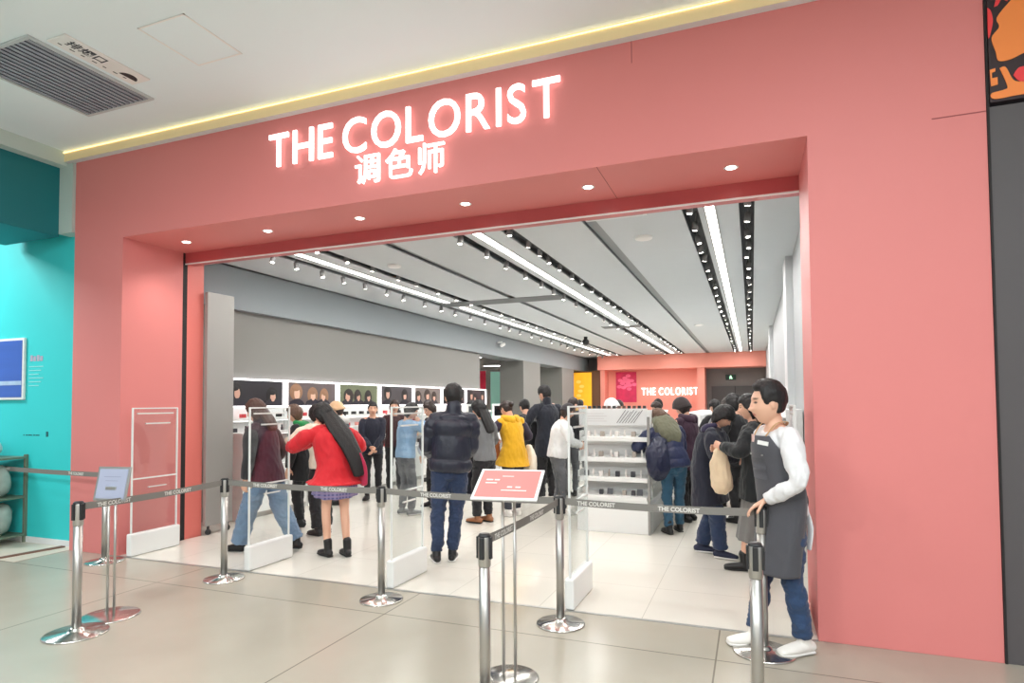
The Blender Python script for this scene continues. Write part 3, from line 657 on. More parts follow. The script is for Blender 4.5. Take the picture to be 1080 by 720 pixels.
# right neighbour: dark sign box with orange and red ornament
t = empty('neighbour_sign', (W + .016, -.02, 3.45), 0, 'black panel with orange and red ornaments, top right corner', 'sign')
obj('panel', box(BM(), 0, 2.4, 0, .1, 0, 1.02), mat('sign_black', (46, 30, 34), .5), t)
def blob(bm, cx, cz, pts, y=-.006):
    P = catmull([tuple(p) for p in pts] + [tuple(pts[0])], 5)[:-1]; prism(bm, [(cx + a, cz + c) for a, c in P], y, -.0005)
bm = BM(); blob(bm, 0, 0, [(.12, .62), (.048, .53), (.057, .467), (.017, .406), (.035, .315), (.048, .255), (.1, .248), (.16, .27), (.25, .32), (.28, .5), (.2, .63)])
obj('orange_flower', bm, mat('orange_paint', (246, 140, 66), .5), t)
bm = BM(); blob(bm, 0, 0, [(.052, .206), (.083, .206), (.12, .118), (.17, .1), (.25, .1), (.25, .03), (.12, .02), (.02, .018), (.006, .055), (.074, .067), (.088, .09)])
obj('orange_leaf', bm, MATS['orange_paint'], t)
bm = BM(); prism(bm, [(.002, .205), (.03, .21), (.03, .19), (.012, .185), (.012, .15), (.04, .152), (.04, .105), (.006, .1)], -.006, -.0005); obj('orange_scroll', bm, MATS['orange_paint'], t)
for q in ([(.0, .6), (.016, .58), (.026, .52), (.018, .46), (.0, .41)], [(.035, .60), (.05, .66), (.07, .70), (.09, .68), (.105, .62), (.075, .64), (.055, .605)], [(.12, .15), (.15, .19), (.2, .18), (.2, .1), (.15, .105)]):
    bm = BM(); blob(bm, 0, 0, q); obj('red_petal', bm, mat('red_paint', (236, 62, 66), .5), t)
# ------------------------------------------------------------------ people
def smooth(a, b, x):
    t = min(1, max(0, (x - a) / (b - a))); return t * t * (3 - 2 * t)
def g(x, s): return math.exp(-(x / s) ** 2)
def head_point(d, s=1.0, extra=0.0):
    """point of a head in its own frame (x right, y forward, z up), s = scale for a 1.7 m person"""
    x, y, z = d
    px, py, pz = .074 * x, .094 * y, .113 * z
    if z < 0:
        t = -z; px *= 1 - .24 * t ** 1.6
        if y < 0: py *= 1 - .42 * t
        else: py *= 1 - .08 * t
    if y > 0:
        py -= .010 * g(px, .05) * smooth(-.2, .8, y) * (1 if z > -.2 else .3)
        for sx in (-1, 1):
            py -= .010 * g(px - sx * .031, .015) * g(pz - .010, .011)
            py += .004 * g(px - sx * .036, .018) * g(pz + .025, .018)
        py += .004 * g(px, .05) * g(pz - .032, .01)
        nz = smooth(.026, -.022, pz) * smooth(-.044, -.030, pz)
        py += .016 * g(px, .0125) * nz + .006 * g(px, .022) * g(pz + .028, .009)
        py += .007 * g(px, .024) * (g(pz + .052, .006) + g(pz + .064, .006)) - .004 * g(px, .03) * g(pz + .058, .003)
        py += .010 * g(px, .028) * g(pz + .098, .016)
    v = V((px, py, pz))
    if extra: v += V((x, y, z)) * extra
    return v * s
def head_mesh(bm, mt, s, n=56, k=44):
    grid = []
    for i in range(1, k):
        ph = -PI / 2 + PI * i / k; row = []
        for j in range(n):
            th = 2 * PI * j / n; row.append(bm.verts.new(mt @ head_point((math.cos(ph) * math.sin(th), math.cos(ph) * math.cos(th), math.sin(ph)), s)))
        grid.append(row)
    bot = bm.verts.new(mt @ head_point((0, 0, -1), s)); top = bm.verts.new(mt @ head_point((0, 0, 1), s))
    for a, b in zip(grid, grid[1:]):
        for j in range(n): bm.faces.new((a[j], a[(j + 1) % n], b[(j + 1) % n], b[j]))
    for j in range(n):
        bm.faces.new((bot, grid[0][(j + 1) % n], grid[0][j])); bm.faces.new((top, grid[-1][j], grid[-1][(j + 1) % n]))
    for sx in (-1, 1):
        for (cx, cy, cz, rx, ry, rz) in ((.074, -.008, .0, .008, .018, .030), (.073, -.005, -.018, .007, .011, .014)):
            m = mt @ Matrix.Scale(s, 4) @ Matrix.Translation((sx * cx, cy, cz)) @ Matrix.Rotation(sx * R(-18), 4, 'Z') @ Matrix.Diagonal((rx, ry, rz, 1))
            bmesh.ops.create_uvsphere(bm, u_segments=12, v_segments=8, radius=1, matrix=m)
def ik(a, c, l1, l2, hint):
    d = c - a; D = min(d.length, (l1 + l2) * .999); dn = d.normalized(); c2 = a + dn * D
    x = (l1 * l1 - l2 * l2 + D * D) / (2 * D); hh = math.sqrt(max(0, l1 * l1 - x * x))
    hv = V(hint) - dn * V(hint).dot(dn)
    if hv.length < 1e-4: hv = V((0, 0, -1)) - dn * dn.z * -1
    return a + dn * x + hv.normalized() * hh, c2
def remesh(bm, vox, sm=3, fac=.5):
    bmesh.ops.recalc_face_normals(bm, faces=bm.faces[:])
    me = bpy.data.meshes.new('r'); bm.to_mesh(me); bm.free(); o = bpy.data.objects.new('r', me); C.objects.link(o)
    m = o.modifiers.new('r', 'REMESH'); m.mode = 'VOXEL'; m.voxel_size = vox; m.use_smooth_shade = True
    if sm: q = o.modifiers.new('s', 'SMOOTH'); q.iterations = sm; q.factor = fac
    bpy.context.view_layer.update(); r = ev_mesh(o); bpy.data.objects.remove(o); bpy.data.meshes.remove(me)
    return r
def link(name, me, m, parent, fold=0, fscale=9, stretch=(1, 1, .45)):
    me.materials.clear()
    for k in (m if isinstance(m, (list, tuple)) else [m]): me.materials.append(k)
    if fold:
        nv = [v.normal.copy() for v in me.vertices]; off = V((random.random() * 9, random.random() * 9, 0))
        for v, nn in zip(me.vertices, nv):
            c = v.co; q = V((c.x * stretch[0], c.y * stretch[1], c.z * stretch[2])) * fscale + off
            v.co = c + nn * fold * (.9 * noise.noise(q) + .75 * (.35 - abs(noise.noise(q * 1.9 + V((7, 3, 1))))) + .3 * noise.noise(q * 4.5))
    for p in me.polygons: p.use_smooth = True
    o = bpy.data.objects.new(name, me); C.objects.link(o); o.parent = parent
    return o
def skin_mat():
    if 'skin' in MATS: return MATS['skin']
    m = mat('skin', (222, 170, 144), .5, var=.03, vscale=12); nt = m.node_tree; b = nt.nodes['Principled BSDF']
    at = nt.nodes.new('ShaderNodeAttribute'); at.attribute_name = 'tone'; nt.links.new(at.outputs['Color'], b.inputs['Base Color'])
    b.inputs['Subsurface Weight'].default_value = .0
    return m
FAB = {}
def fab(name, c, rough=.85, **k):
    return mat('fabric_' + name, c, rough, var=k.pop('var', .08), vscale=k.pop('vscale', 14), bump=k.pop('bump', .25), bscale=k.pop('bscale', 180), sheen=.15, **k)
HAIRB = mat('hair_black', (22, 19, 20), .55, var=.25, vscale=30, bump=.6, bscale=70, stretch=(1, 1, .15))
HAIRD = mat('hair_dark_brown', (46, 32, 28), .5, var=.25, vscale=30, bump=.6, bscale=70, stretch=(1, 1, .15))
HAIRL = mat('hair_brown', (92, 66, 50), .5, var=.25, vscale=30, bump=.6, bscale=70, stretch=(1, 1, .15))

def hand(bm, wr, d, pn, s, curl=.5, thumb_side=1, spread=.0):
    """wrist point, direction along the hand, palm normal (towards which fingers curl)"""
    d = d.normalized(); pn = (pn - d * pn.dot(d)).normalized(); w = d.cross(pn) * thumb_side
    kn = wr + d * .088 * s
    tube(bm, [wr - d * .01 * s, wr + d * .03 * s, wr + d * .065 * s, kn], [(.026 * s, .018 * s), (.034 * s, .017 * s), (.041 * s, .015 * s), (.040 * s, .013 * s)], side=w, n=10, sub=2)
    for i, (off, ln) in enumerate(((.030, .072), (.010, .080), (-.010, .075), (-.029, .058))):
        p = kn + w * off * s - d * (.004 if i in (0, 3) else 0) * s; pts = [p - d * .02 * s, p]; dd = d + w * off * spread * 6; dd.normalize(); a = 0
        for q, f in enumerate((.45, .32, .23)):
            a += curl * (.6 + .35 * q); v = dd * math.cos(a) + pn * math.sin(a); pts.append(pts[-1] + v * ln * f * s)
        tube(bm, pts, [.0095 * s, .0095 * s, .0088 * s, .008 * s, .007 * s], n=8, sub=2)
    tb = wr + d * .022 * s + w * .026 * s; pts = [tb - w * .01 * s, tb, tb + (d * .6 + w * .75 + pn * .3).normalized() * .034 * s]
    pts.append(pts[-1] + (d * .85 + w * .3 + pn * .55).normalized() * .03 * s); pts.append(pts[-1] + (d * .9 - w * .05 + pn * .6).normalized() * .024 * s)
    tube(bm, pts, [.013 * s, .014 * s, .0115 * s, .010 * s, .0085 * s], n=8, sub=2)

def person(loc, rz, label, h=1.65, lean=4, lean2=0, side=0, twist=0, hp=0, hy=0, hr=0, hip=.0, px=0, py=0, width=.95,
           hands=((.25, .12, .78), (-.25, .12, .78)), elbows=((.6, -.6, -.2), (-.6, -.6, -.2)), feet=((.09, .05, 0, 0), (-.09, .0, 0, 0)), palms=((-1, 0, 0), (1, 0, 0)), curl=.45,
           top=None, legs=None, hair=None, shoes=None, vox=.009, group='shoppers in the make-up shop', tone=(224, 174, 148), headk=1.0, extras=None, detail=True, fdir=None):
    """local frame: faces +y, right hand at +x"""
    s = h / 1.7; root = empty('person', loc, rz, label, 'person', group)
    Pv = V((px, py, (.53 - hip) * h)); sl = math.sin(R(side))
    d1 = V((sl, math.sin(R(lean)), math.cos(R(lean)))).normalized(); d2 = V((sl, math.sin(R(lean + lean2)), math.cos(R(lean + lean2)))).normalized()
    Wp = Pv + d1 * .09 * h; Cp = Wp + d2 * .13 * h; N = Cp + d2 * .10 * h
    tw = R(twist); sx = V((math.cos(tw), math.sin(tw), -sl * .5)).normalized()
    up2 = d2
    Sh = [Cp + up2 * .056 * h + sx * k * .108 * h * (.5 + .5 * width) for k in (1, -1)]
    Hj = [Pv + V((k * .052 * h, 0, -.015 * h)) for k in (1, -1)]
    # arms
    El = []; Wr = []
    for k in range(2):
        e, w = ik(Sh[k], V(hands[k]) * s if V(hands[k]).length < 50 else V(hands[k]), .172 * h, .152 * h, elbows[k]); El.append(e); Wr.append(w)
    # legs
    An = []; Kn = []; Fd = []
    for k in range(2):
        fx, fy, fz, fyaw = feet[k]; a = V((fx, fy, .048 * h + fz)); dirf = V((-math.sin(R(fyaw)), math.cos(R(fyaw)), 0)); Fd.append(dirf)
        kn, a2 = ik(Hj[k], a, .2345 * h, .236 * h, dirf + V((0, .01, 0))); Kn.append(kn); An.append(a)
    # head
    hm = Matrix.Rotation(R(hy) , 4, 'Z') @ Matrix.Rotation(R(hr), 4, 'Y') @ Matrix.Rotation(R(-hp), 4, 'X')
    nd = (d2 * .6 + V((0, math.sin(R(hp * .4)), math.cos(R(hp * .4)))) * .6).normalized()
    Hc = N + nd * .040 * h + (hm @ V((0, .018 * h, .038 * h)))
    HM = Matrix.Translation(Hc) @ hm @ Matrix.Scale(1.06 * headk, 4)
    # ---- body: one continuous surface
    bm = BM(); head_mesh(bm, HM, s)
    tube(bm, [N - d2 * .03 * h, N + nd * .02 * h, HM @ (V((0, -.012, -.06)) * s)], [(.058 * s, .055 * s), (.052 * s, .052 * s), (.054 * s, .056 * s)], n=16, sub=2)
    f = .82
    tube(bm, [Pv - d1 * .03 * h, Pv, Wp, Cp, Cp + d2 * .055 * h, N - d2 * .01 * h], [(.15 * f * s, .105 * f * s), (.158 * f * s, .11 * f * s), (.135 * f * s, .1 * f * s), (.155 * f * s, .115 * f * s), (.14 * f * s, .09 * f * s), (.07 * s, .055 * s)], side=sx, n=18, sub=3)
    for k in range(2):
        tube(bm, [N - d2 * .015 * h, Sh[k]], [.040 * s, .043 * s], n=10)
        tube(bm, [Sh[k], (Sh[k] + El[k]) / 2, El[k], El[k].lerp(Wr[k], .35), Wr[k]], [.044 * s, .041 * s, .034 * s, .035 * s, .024 * s], n=12, sub=3)
        fd = fdir[k] if fdir and fdir[k] else None
        hand(bm, Wr[k], V(fd) if fd else (Wr[k] - El[k]), V(palms[k]), s, curl, 1 if k == 0 else 1)
        tube(bm, [Hj[k], (Hj[k] + Kn[k]) / 2, Kn[k], Kn[k].lerp(An[k], .3), An[k]], [.075 * s, .062 * s, .048 * s, .047 * s, .034 * s], n=14, sub=3)
        tube(bm, [An[k] - V((0, 0, .02)) * s - Fd[k] * .02 * s, An[k] - V((0, 0, .045)) * s + Fd[k] * .06 * s, An[k] + Fd[k] * .13 * s - V((0, 0, .055)) * s], [.032 * s, .032 * s, .026 * s], n=10, sub=2)
    me = remesh(bm, vox * .7 if detail else vox * 1.3, 2, .4)
    # skin tone with lips, brows and eyes
    inv = HM.inverted(); ca = me.color_attributes.new('tone', 'FLOAT_COLOR', 'POINT')
    base = V(srgb(tone)); lip = V(srgb((190, 104, 98))); dk = V(srgb((30, 24, 24))); wh = V(srgb((216, 208, 204)))
    for i, v in enumerate(me.vertices):
        q = inv @ v.co / s; c = base
        if q.y > .045 and abs(q.x) < .06 and -.08 < q.z < .06:
            ax = abs(q.x)
            a = 1 - smooth(.6, 1.1, math.hypot(ax / .023, (q.z + .057) / .010)); c = c.lerp(lip, a)
            a = 1 - smooth(.6, 1.1, math.hypot((ax - .031) / .015, (q.z - .009) / .0065)); c = c.lerp(dk, a * .9)
            a = 1 - smooth(.6, 1.1, math.hypot((ax - .033) / .021, (q.z - .031 + .06 * (ax - .03)) / .0055)); c = c.lerp(dk, a * .8)
        ca.data[i].color = (c.x, c.y, c.z, 1)
    body = link('body', me, skin_mat(), root)
    J = dict(P=Pv, W=Wp, C=Cp, N=N, S=Sh, E=El, Wr=Wr, H=Hj, K=Kn, A=An, Fd=Fd, HM=HM, d1=d1, d2=d2, sx=sx, s=s, h=h, root=root, nd=nd, body=body, width=width)
    if legs: garment_legs(J, vox=vox, **legs)
    if top: garment_top(J, vox=vox, **top)
    if shoes: make_shoes(J, **shoes)
    if hair: make_hair(J, **hair)
    if extras: extras(J)
    return root, J

def garment_legs(J, m, vox=.009, kind='trousers', wk=1.0, wa=1.0, cuff=.05, length=.5, flare=1.0, name=None):
    s, h = J['s'], J['h']; bm = BM()
    if kind in ('trousers', 'both'):
        tube(bm, [J['P'] + J['d1'] * .055 * h, J['P'], J['P'] - J['d1'] * .03 * h], [(.150 * s, .112 * s), (.165 * s, .122 * s), (.150 * s, .115 * s)], side=J['sx'], n=20, sub=2)
        for k in range(2):
            A = J['A'][k]; K = J['K'][k]; Hh = J['H'][k]; end = K.lerp(A, 1 - cuff)
            tube(bm, [Hh + V((0, 0, .01)), Hh.lerp(K, .5), K, K.lerp(A, .5), end], [.092 * s, .082 * s * (.5 + .5 * wk), .066 * s * wk, .060 * s * wk, .052 * s * wa], n=18, sub=4, cap='start')
        link(name or 'trousers', remesh(bm, vox, 2), m, J['root'], .016 * s, 9, (1, 1, 1.5))
    else:
        b = J['P'] - V((0, 0, length)) * s; mid = J['P'] - V((0, 0, length * .5)) * s
        kk = (J['K'][0] + J['K'][1]) / 2; b.x = kk.x * .8 + b.x * .2; b.y = kk.y * .8 + b.y * .2
        def pl(t, th): return 1 + .05 * t * math.sin(th * 11)
        tube(bm, [J['P'] + J['d1'] * .05 * h, J['P'], mid, b], [(.135 * s, .105 * s), (.16 * s, .125 * s), (.185 * s * flare, .15 * s * flare), (.205 * s * flare, .172 * s * flare)], side=J['sx'], n=66, sub=4, mod=pl, cap='start')
        link(name or 'skirt', remesh(bm, vox, 1), m, J['root'], .004)

def garment_top(J, m, hs=1.0, vox=.009, name='jacket', puff=0, base=1.0, length=.02, flare=1.0, sleeve=1.0, sl_end=.97, collar=0, hood=None, mh=None, quilt=.085, sleeves=True, m_sleeve=None, fold=.016, body_m=None):
    """length = how far the hem hangs below the pelvis point (metres for a 1.7 m person)"""
    s, h = J['s'], J['h']; w = J['width']; bm = BM(); P, Wp, Cp, N, d1, d2, sx = (J[k] for k in ('P', 'W', 'C', 'N', 'd1', 'd2', 'sx'))
    kk = (J['K'][0] + J['K'][1]) / 2
    pts = []; rad = []
    if length > .06:
        bot = P - V((0, 0, length)) * s; t = min(1, length / .45); bot.x = P.x + (kk.x - P.x) * t * .8; bot.y = P.y + (kk.y - P.y) * t * .8
        pts += [bot, P.lerp(bot, .5)]; rad += [(.19 * s * flare * base, .15 * s * flare * base), (.185 * s * base * (.5 + .5 * flare), .145 * s * base)]
    else:
        pts += [P - d1 * length * s]; rad += [(.172 * s * base * flare, .132 * s * base * flare)]
    pts += [P + d1 * .03 * h, Wp, Cp, Cp + d2 * .05 * h, Cp + d2 * .074 * h, N - d2 * .026 * h]
    rad += [(.172 * s * base, .132 * s * base), (.155 * s * base * w, .124 * s * base), (.172 * s * base * w, .132 * s * base), (.150 * s * (.5 + .5 * base) * w, .105 * s * base), (.112 * s * (.5 + .5 * base), .085 * s * base), (.078 * s, .068 * s)]
    tot = sum((pts[i + 1] - pts[i]).length for i in range(len(pts) - 1)); sub = 8 if puff else 4
    def md(t, th):
        return 1 + puff * (abs(math.sin(t * tot / quilt / s * PI)) ** .5 - .6) if puff else 1
    tube(bm, pts, rad, side=sx, n=30, sub=sub, mod=md, cap='end')
    if collar: tube(bm, [N - d2 * .02 * h, N + J['nd'] * collar * s], [(.085 * s, .08 * s), (.078 * s, .076 * s)] if puff else [(.075 * s, .07 * s), (.068 * s, .066 * s)], side=sx, n=20)
    bs_ = bm if not m_sleeve else BM()
    for k in range(2):
        S, E, Wr = J['S'][k], J['E'][k], J['Wr'][k]
        tube(bm, [N - d2 * .032 * h, S - d2 * .004 * h], [.056 * s * base, .054 * s * base], n=14)
        if sleeves:
            L_ = (S - E).length + (E - Wr).length
            def ms(t, th): return 1 + puff * 1.1 * (abs(math.sin(t * L_ / quilt / s * PI)) ** .5 - .6) if puff else 1
            end = E.lerp(Wr, sl_end)
            tube(bs_, [S - d2 * .008 * h, S.lerp(E, .3), S.lerp(E, .6), E, E.lerp(end, .5), end], [.054 * s * (.6 + .4 * sleeve), .062 * s * sleeve, .058 * s * sleeve, .051 * s * sleeve, .048 * s * sleeve, .038 * s * sleeve], n=18, sub=8 if puff else 4, mod=ms, cap='start')
        else:
            ellipsoid(bm, S, (.06 * s, .06 * s, .06 * s), 12)
    o = link(name, remesh(bm, vox, 1 if puff else 2), m, J['root'], fold * s * (1 if not puff else .6), 8)
    if m_sleeve and sleeves:
        link('sleeves', remesh(bs_, vox, 2), m_sleeve, J['root'], .006 * s, 10)
    if hood:
        bm = BM(); c = N - V((0, .06, .0)) * s
        tube(bm, [c + V((.11, .07, .0)) * s, c + V((.09, -.0, -.03)) * s, c + V((0, -.035, -.06 * hs)) * s, c + V((-.09, -.0, -.03)) * s, c + V((-.11, .07, .0)) * s], [.035 * s, .055 * s * hs, .075 * s * hs, .055 * s * hs, .035 * s], n=12, sub=4)
        link('hood', remesh(bm, vox, 2), mh or m, J['root'], .008 * s)
    return o

def make_shoes(J, m, sole=None, hi=0, big=1.0):
    s = J['s']
    for k in range(2):
        A, d = J['A'][k], J['Fd'][k]; z0 = A.z - .048 * J['h']; side = V((d.y, -d.x, 0)); bm = BM()
        g0 = V((A.x, A.y, z0)); p = [g0 - d * .055 * s + V((0, 0, .04)), g0 + d * .0 + V((0, 0, .043)), g0 + d * .09 * s + V((0, 0, .036)), g0 + d * .165 * s + V((0, 0, .028))]
        tube(bm, p, [(.034 * s * big, .036), (.040 * s * big, .040), (.046 * s * big, .032), (.036 * s * big, .022)], side=side, n=14, sub=3)
        tube(bm, [g0 - d * .015 * s + V((0, 0, .05)), A + V((0, 0, .02 + hi)) * s], [.042 * s, .042 * s if not hi else .047 * s], n=12)
        me = remesh(bm, .007, 2); 
        for v in me.vertices: v.co.z = max(v.co.z, z0 + .012)
        o = link('shoe', me, m, J['root'])
        bm = BM(); tube(bm, [g0 - d * .06 * s + V((0, 0, .010)), g0 + d * .02 * s + V((0, 0, .010)), g0 + d * .1 * s + V((0, 0, .010)), g0 + d * .175 * s + V((0, 0, .012))], [(.036 * s * big, .0095), (.040 * s * big, .0095), (.049 * s * big, .0095), (.036 * s * big, .0085)], side=side, n=12, sub=3, sq=.7)
        for v in bm.verts: v.co.z = max(v.co.z, z0 + .001)
        obj('sole', bm, sole or mat('sole_dark', (30, 29, 30), .6), o, True)

def make_hair(J, m, kind='short', th=.018, back=None, bw=.085, sweep=(0, 0), fringe=.42):
    s = J['s']; HM = J['HM']; bm = BM(); n, k = 60, 44
    def pt(x, y, z):
        front = fringe if kind != 'fringe' else .12
        a = math.atan2(abs(x), y)                      # 0 front .. pi back
        lim = front if a < .75 else (front + (-.05 - front) * smooth(.75, 1.25, a))
        low = {'short': -.50, 'bob': -.95, 'long': -.98, 'fringe': -.95, 'bun': -.55, 'cap': -.3}[kind]
        if kind == 'short' and 1.0 < a < 1.9: lim = max(lim, .02 if a > 1.45 else -.05)
        if a > (1.25 if kind != 'short' else 1.9): lim = -.05 + (low + .05) * smooth(1.25 if kind in ('bob', 'long', 'fringe') else 1.55, 1.75 if kind in ('bob', 'long', 'fringe') else 2.0, a)
        e = smooth(lim - .10, lim + .10, z); tt = th * (.35 + .65 * smooth(-.1, .75, z)) if kind in ('short', 'bun') else th; base = -.014 + e * (tt + .014)
        v = head_point((x, y, z), s)
        nz = noise.noise(V((x, y, z)) * 5) * .006 + noise.noise(V((x, y, z)) * 14) * .004
        v = v + V((x, y, z)) * (base + (nz if e > .5 else 0)) * s
        if kind in ('bob', 'fringe', 'long') and z < 0 and a > 1.2: v.x *= 1 + .25 * min(1, -z); v.y += -.012 * s * min(1, -z)
        return HM @ v
    rows_ = []
    for i in range(1, k):
        ph = -PI / 2 + PI * i / k; rows_.append([bm.verts.new(pt(math.cos(ph) * math.sin(2 * PI * j / n), math.cos(ph) * math.cos(2 * PI * j / n), math.sin(ph))) for j in range(n)])
    b0 = bm.verts.new(pt(0, -.02, -1)); t0 = bm.verts.new(pt(0, 0, 1))
    for a, b in zip(rows_, rows_[1:]):
        for j in range(n): bm.faces.new((a[j], a[(j + 1) % n], b[(j + 1) % n], b[j]))
    for j in range(n):
        bm.faces.new((b0, rows_[0][(j + 1) % n], rows_[0][j])); bm.faces.new((t0, rows_[-1][j], rows_[-1][(j + 1) % n]))
    if back:
        A = HM @ (V((0, -.055, .01)) * s); pts = [A] + [V(q) for q in back]
        def st(t, thh): return 1 + .05 * math.sin(thh * 9 + t * 4)
        tube(bm, pts, [(.082 * s, .055 * s)] + [(bw * s * (1.1 - .45 * q / len(back)), .036 * s * (1 - .25 * q / len(back))) for q in range(len(back))], side=J['sx'], n=36, sub=6, mod=st)
    if kind == 'bun':
        ellipsoid(bm, HM @ (V((0, -.115, .02)) * s), (.04 * s, .04 * s, .045 * s), 14)
    return obj('hair', bm, m, J['root'], True)
def beanie(J, m, name='beanie', low=-.05, th=.022, brim=False):
    s = J['s']; HM = J['HM']; bm = BM(); n, k = 40, 24; rows_ = []
    for i in range(k):
        z = low + (1 - low) * (1 - (1 - i / k) ** 1.6); c = math.sqrt(max(0, 1 - z * z)); row = []
        for j in range(n):
            t = 2 * PI * j / n; zz = z - (.18 * (1 - z) if math.cos(t) < 0 else -.18 * (1 - z) * math.cos(t))
            x, y = c * math.sin(t), c * math.cos(t); v = V((.074 * x, .094 * y, .113 * zz)) + V((x, y, zz)) * (th + (.004 if i < 4 else 0)); row.append(bm.verts.new(HM @ (v * s)))
        rows_.append(row)
    for a, b in zip(rows_, rows_[1:]):
        for j in range(n): bm.faces.new((a[j], a[(j + 1) % n], b[(j + 1) % n], b[j]))
    bm.faces.new(rows_[0][::-1]); bm.faces.new(rows_[-1])
    if brim: 
        for (a, r_) in ((0, 1),): tube(bm, [HM @ (V((0, .085, .035)) * s), HM @ (V((0, .16, .018)) * s)], [(.075 * s, .006), (.05 * s, .005)], side=HM.to_3x3() @ V((1, 0, 0)), n=14)
    return obj(name, bm, m, J['root'], True)
def held(name, label, cat, pts, rad, m, loc=(0, 0, 0), side=(1, 0, 0), fold=.012, vox=.01, parent=None, sq=1, group=None):
    bm = BM(); tube(bm, pts, rad, side=side, n=20, sub=4, sq=sq); me = remesh(bm, vox, 2)
    o = link(name, me, m, None, fold, 9); o.location = loc
    if parent is not None: o.parent = parent
    else: tag(o, label, cat, group)
    return o
def place(J, p):
    """person-local point to world"""
    r = J['root']; return Matrix.Translation(r.location) @ Matrix.Rotation(r.rotation_euler.z, 4, 'Z') @ V(p)
def item(J, name, label, cat, bm, m, smooth_=True, vox=None, fold=.0):
    """a thing held or carried by a person: built in the person's frame, placed in the world as its own object"""
    if vox: me = remesh(bm, vox, 2); o = link(name, me, m, None, fold)
    else: o = obj(name, bm, m, None, smooth_)
    o.location = J['root'].location; o.rotation_euler = J['root'].rotation_euler; tag(o, label, cat); return o

NAVY = fab('navy', (26, 29, 45)); BLACKF = fab('black', (28, 28, 32)); RED = fab('red', (206, 18, 34), .7); DENIM = fab('denim', (40, 64, 98), var=.25, vscale=6); DENIML = fab('light_denim', (108, 132, 158), var=.16, vscale=5)
DENIMD = fab('dark_denim', (36, 52, 82), var=.25, vscale=6); PLUM = fab('plum', (56, 32, 50)); CREAM = fab('cream', (226, 216, 198)); YEL = fab('mustard_yellow', (222, 168, 24)); GREYF = fab('grey_knit', (118, 120, 122)); LBLUE = fab('light_blue', (138, 172, 204))
WHITEF = fab('white', (228, 228, 230), bump=.3, bscale=90); CHAR = fab('charcoal_denim', (74, 74, 80), var=.1); OLIVE = fab('olive_grey', (104, 104, 84)); DGREEN = fab('dark_green_black', (18, 24, 27)); WINE = fab('wine', (96, 28, 48)); GREYT = fab('grey_trousers', (96, 98, 102)); BEIGE = fab('beige', (222, 200, 168))
PUFFM = mat('puffer_nylon', (30, 34, 50), .42, var=.1, vscale=5, bump=.25, bscale=40); PUFFN = mat('puffer_navy', (36, 44, 78), .45, var=.1, vscale=5, bump=.3, bscale=40); PUFFB = mat('puffer_black', (26, 27, 31), .45, var=.1, bump=.25, bscale=40)
BROWNL = mat('brown_leather', (146, 96, 62), .5, var=.1); BLACKL = mat('black_leather', (24, 23, 25), .4); WHITEL = mat('white_leather', (232, 228, 222), .5, var=.03); SOLEW = mat('sole_white', (226, 224, 220), .5)
def plaid():
    m = bpy.data.materials.new('blue_plaid'); m.use_nodes = True; nt = m.node_tree; b = nt.nodes['Principled BSDF']; tc = nt.nodes.new('ShaderNodeTexCoord')
    mix = None; cols = ((.05, .05, .17, 1), (.2, .19, .36, 1), (.26, .2, .32, 1))
    last = None
    for ax, c in (('X', 1), ('Z', 2)):
        wv = nt.nodes.new('ShaderNodeTexWave'); wv.bands_direction = ax; wv.inputs['Scale'].default_value = 9; nt.links.new(tc.outputs['Object'], wv.inputs['Vector'])
        mx = nt.nodes.new('ShaderNodeMix'); mx.data_type = 'RGBA'; nt.links.new(wv.outputs['Fac'], mx.inputs[0])
        if last is None: mx.inputs[6].default_value = cols[0]
        else: nt.links.new(last, mx.inputs[6])
        mx.inputs[7].default_value = cols[c]; last = mx.outputs[2]
    nt.links.new(last, b.inputs['Base Color']); b.inputs['Roughness'].default_value = .9
    return m
PLAID = plaid()

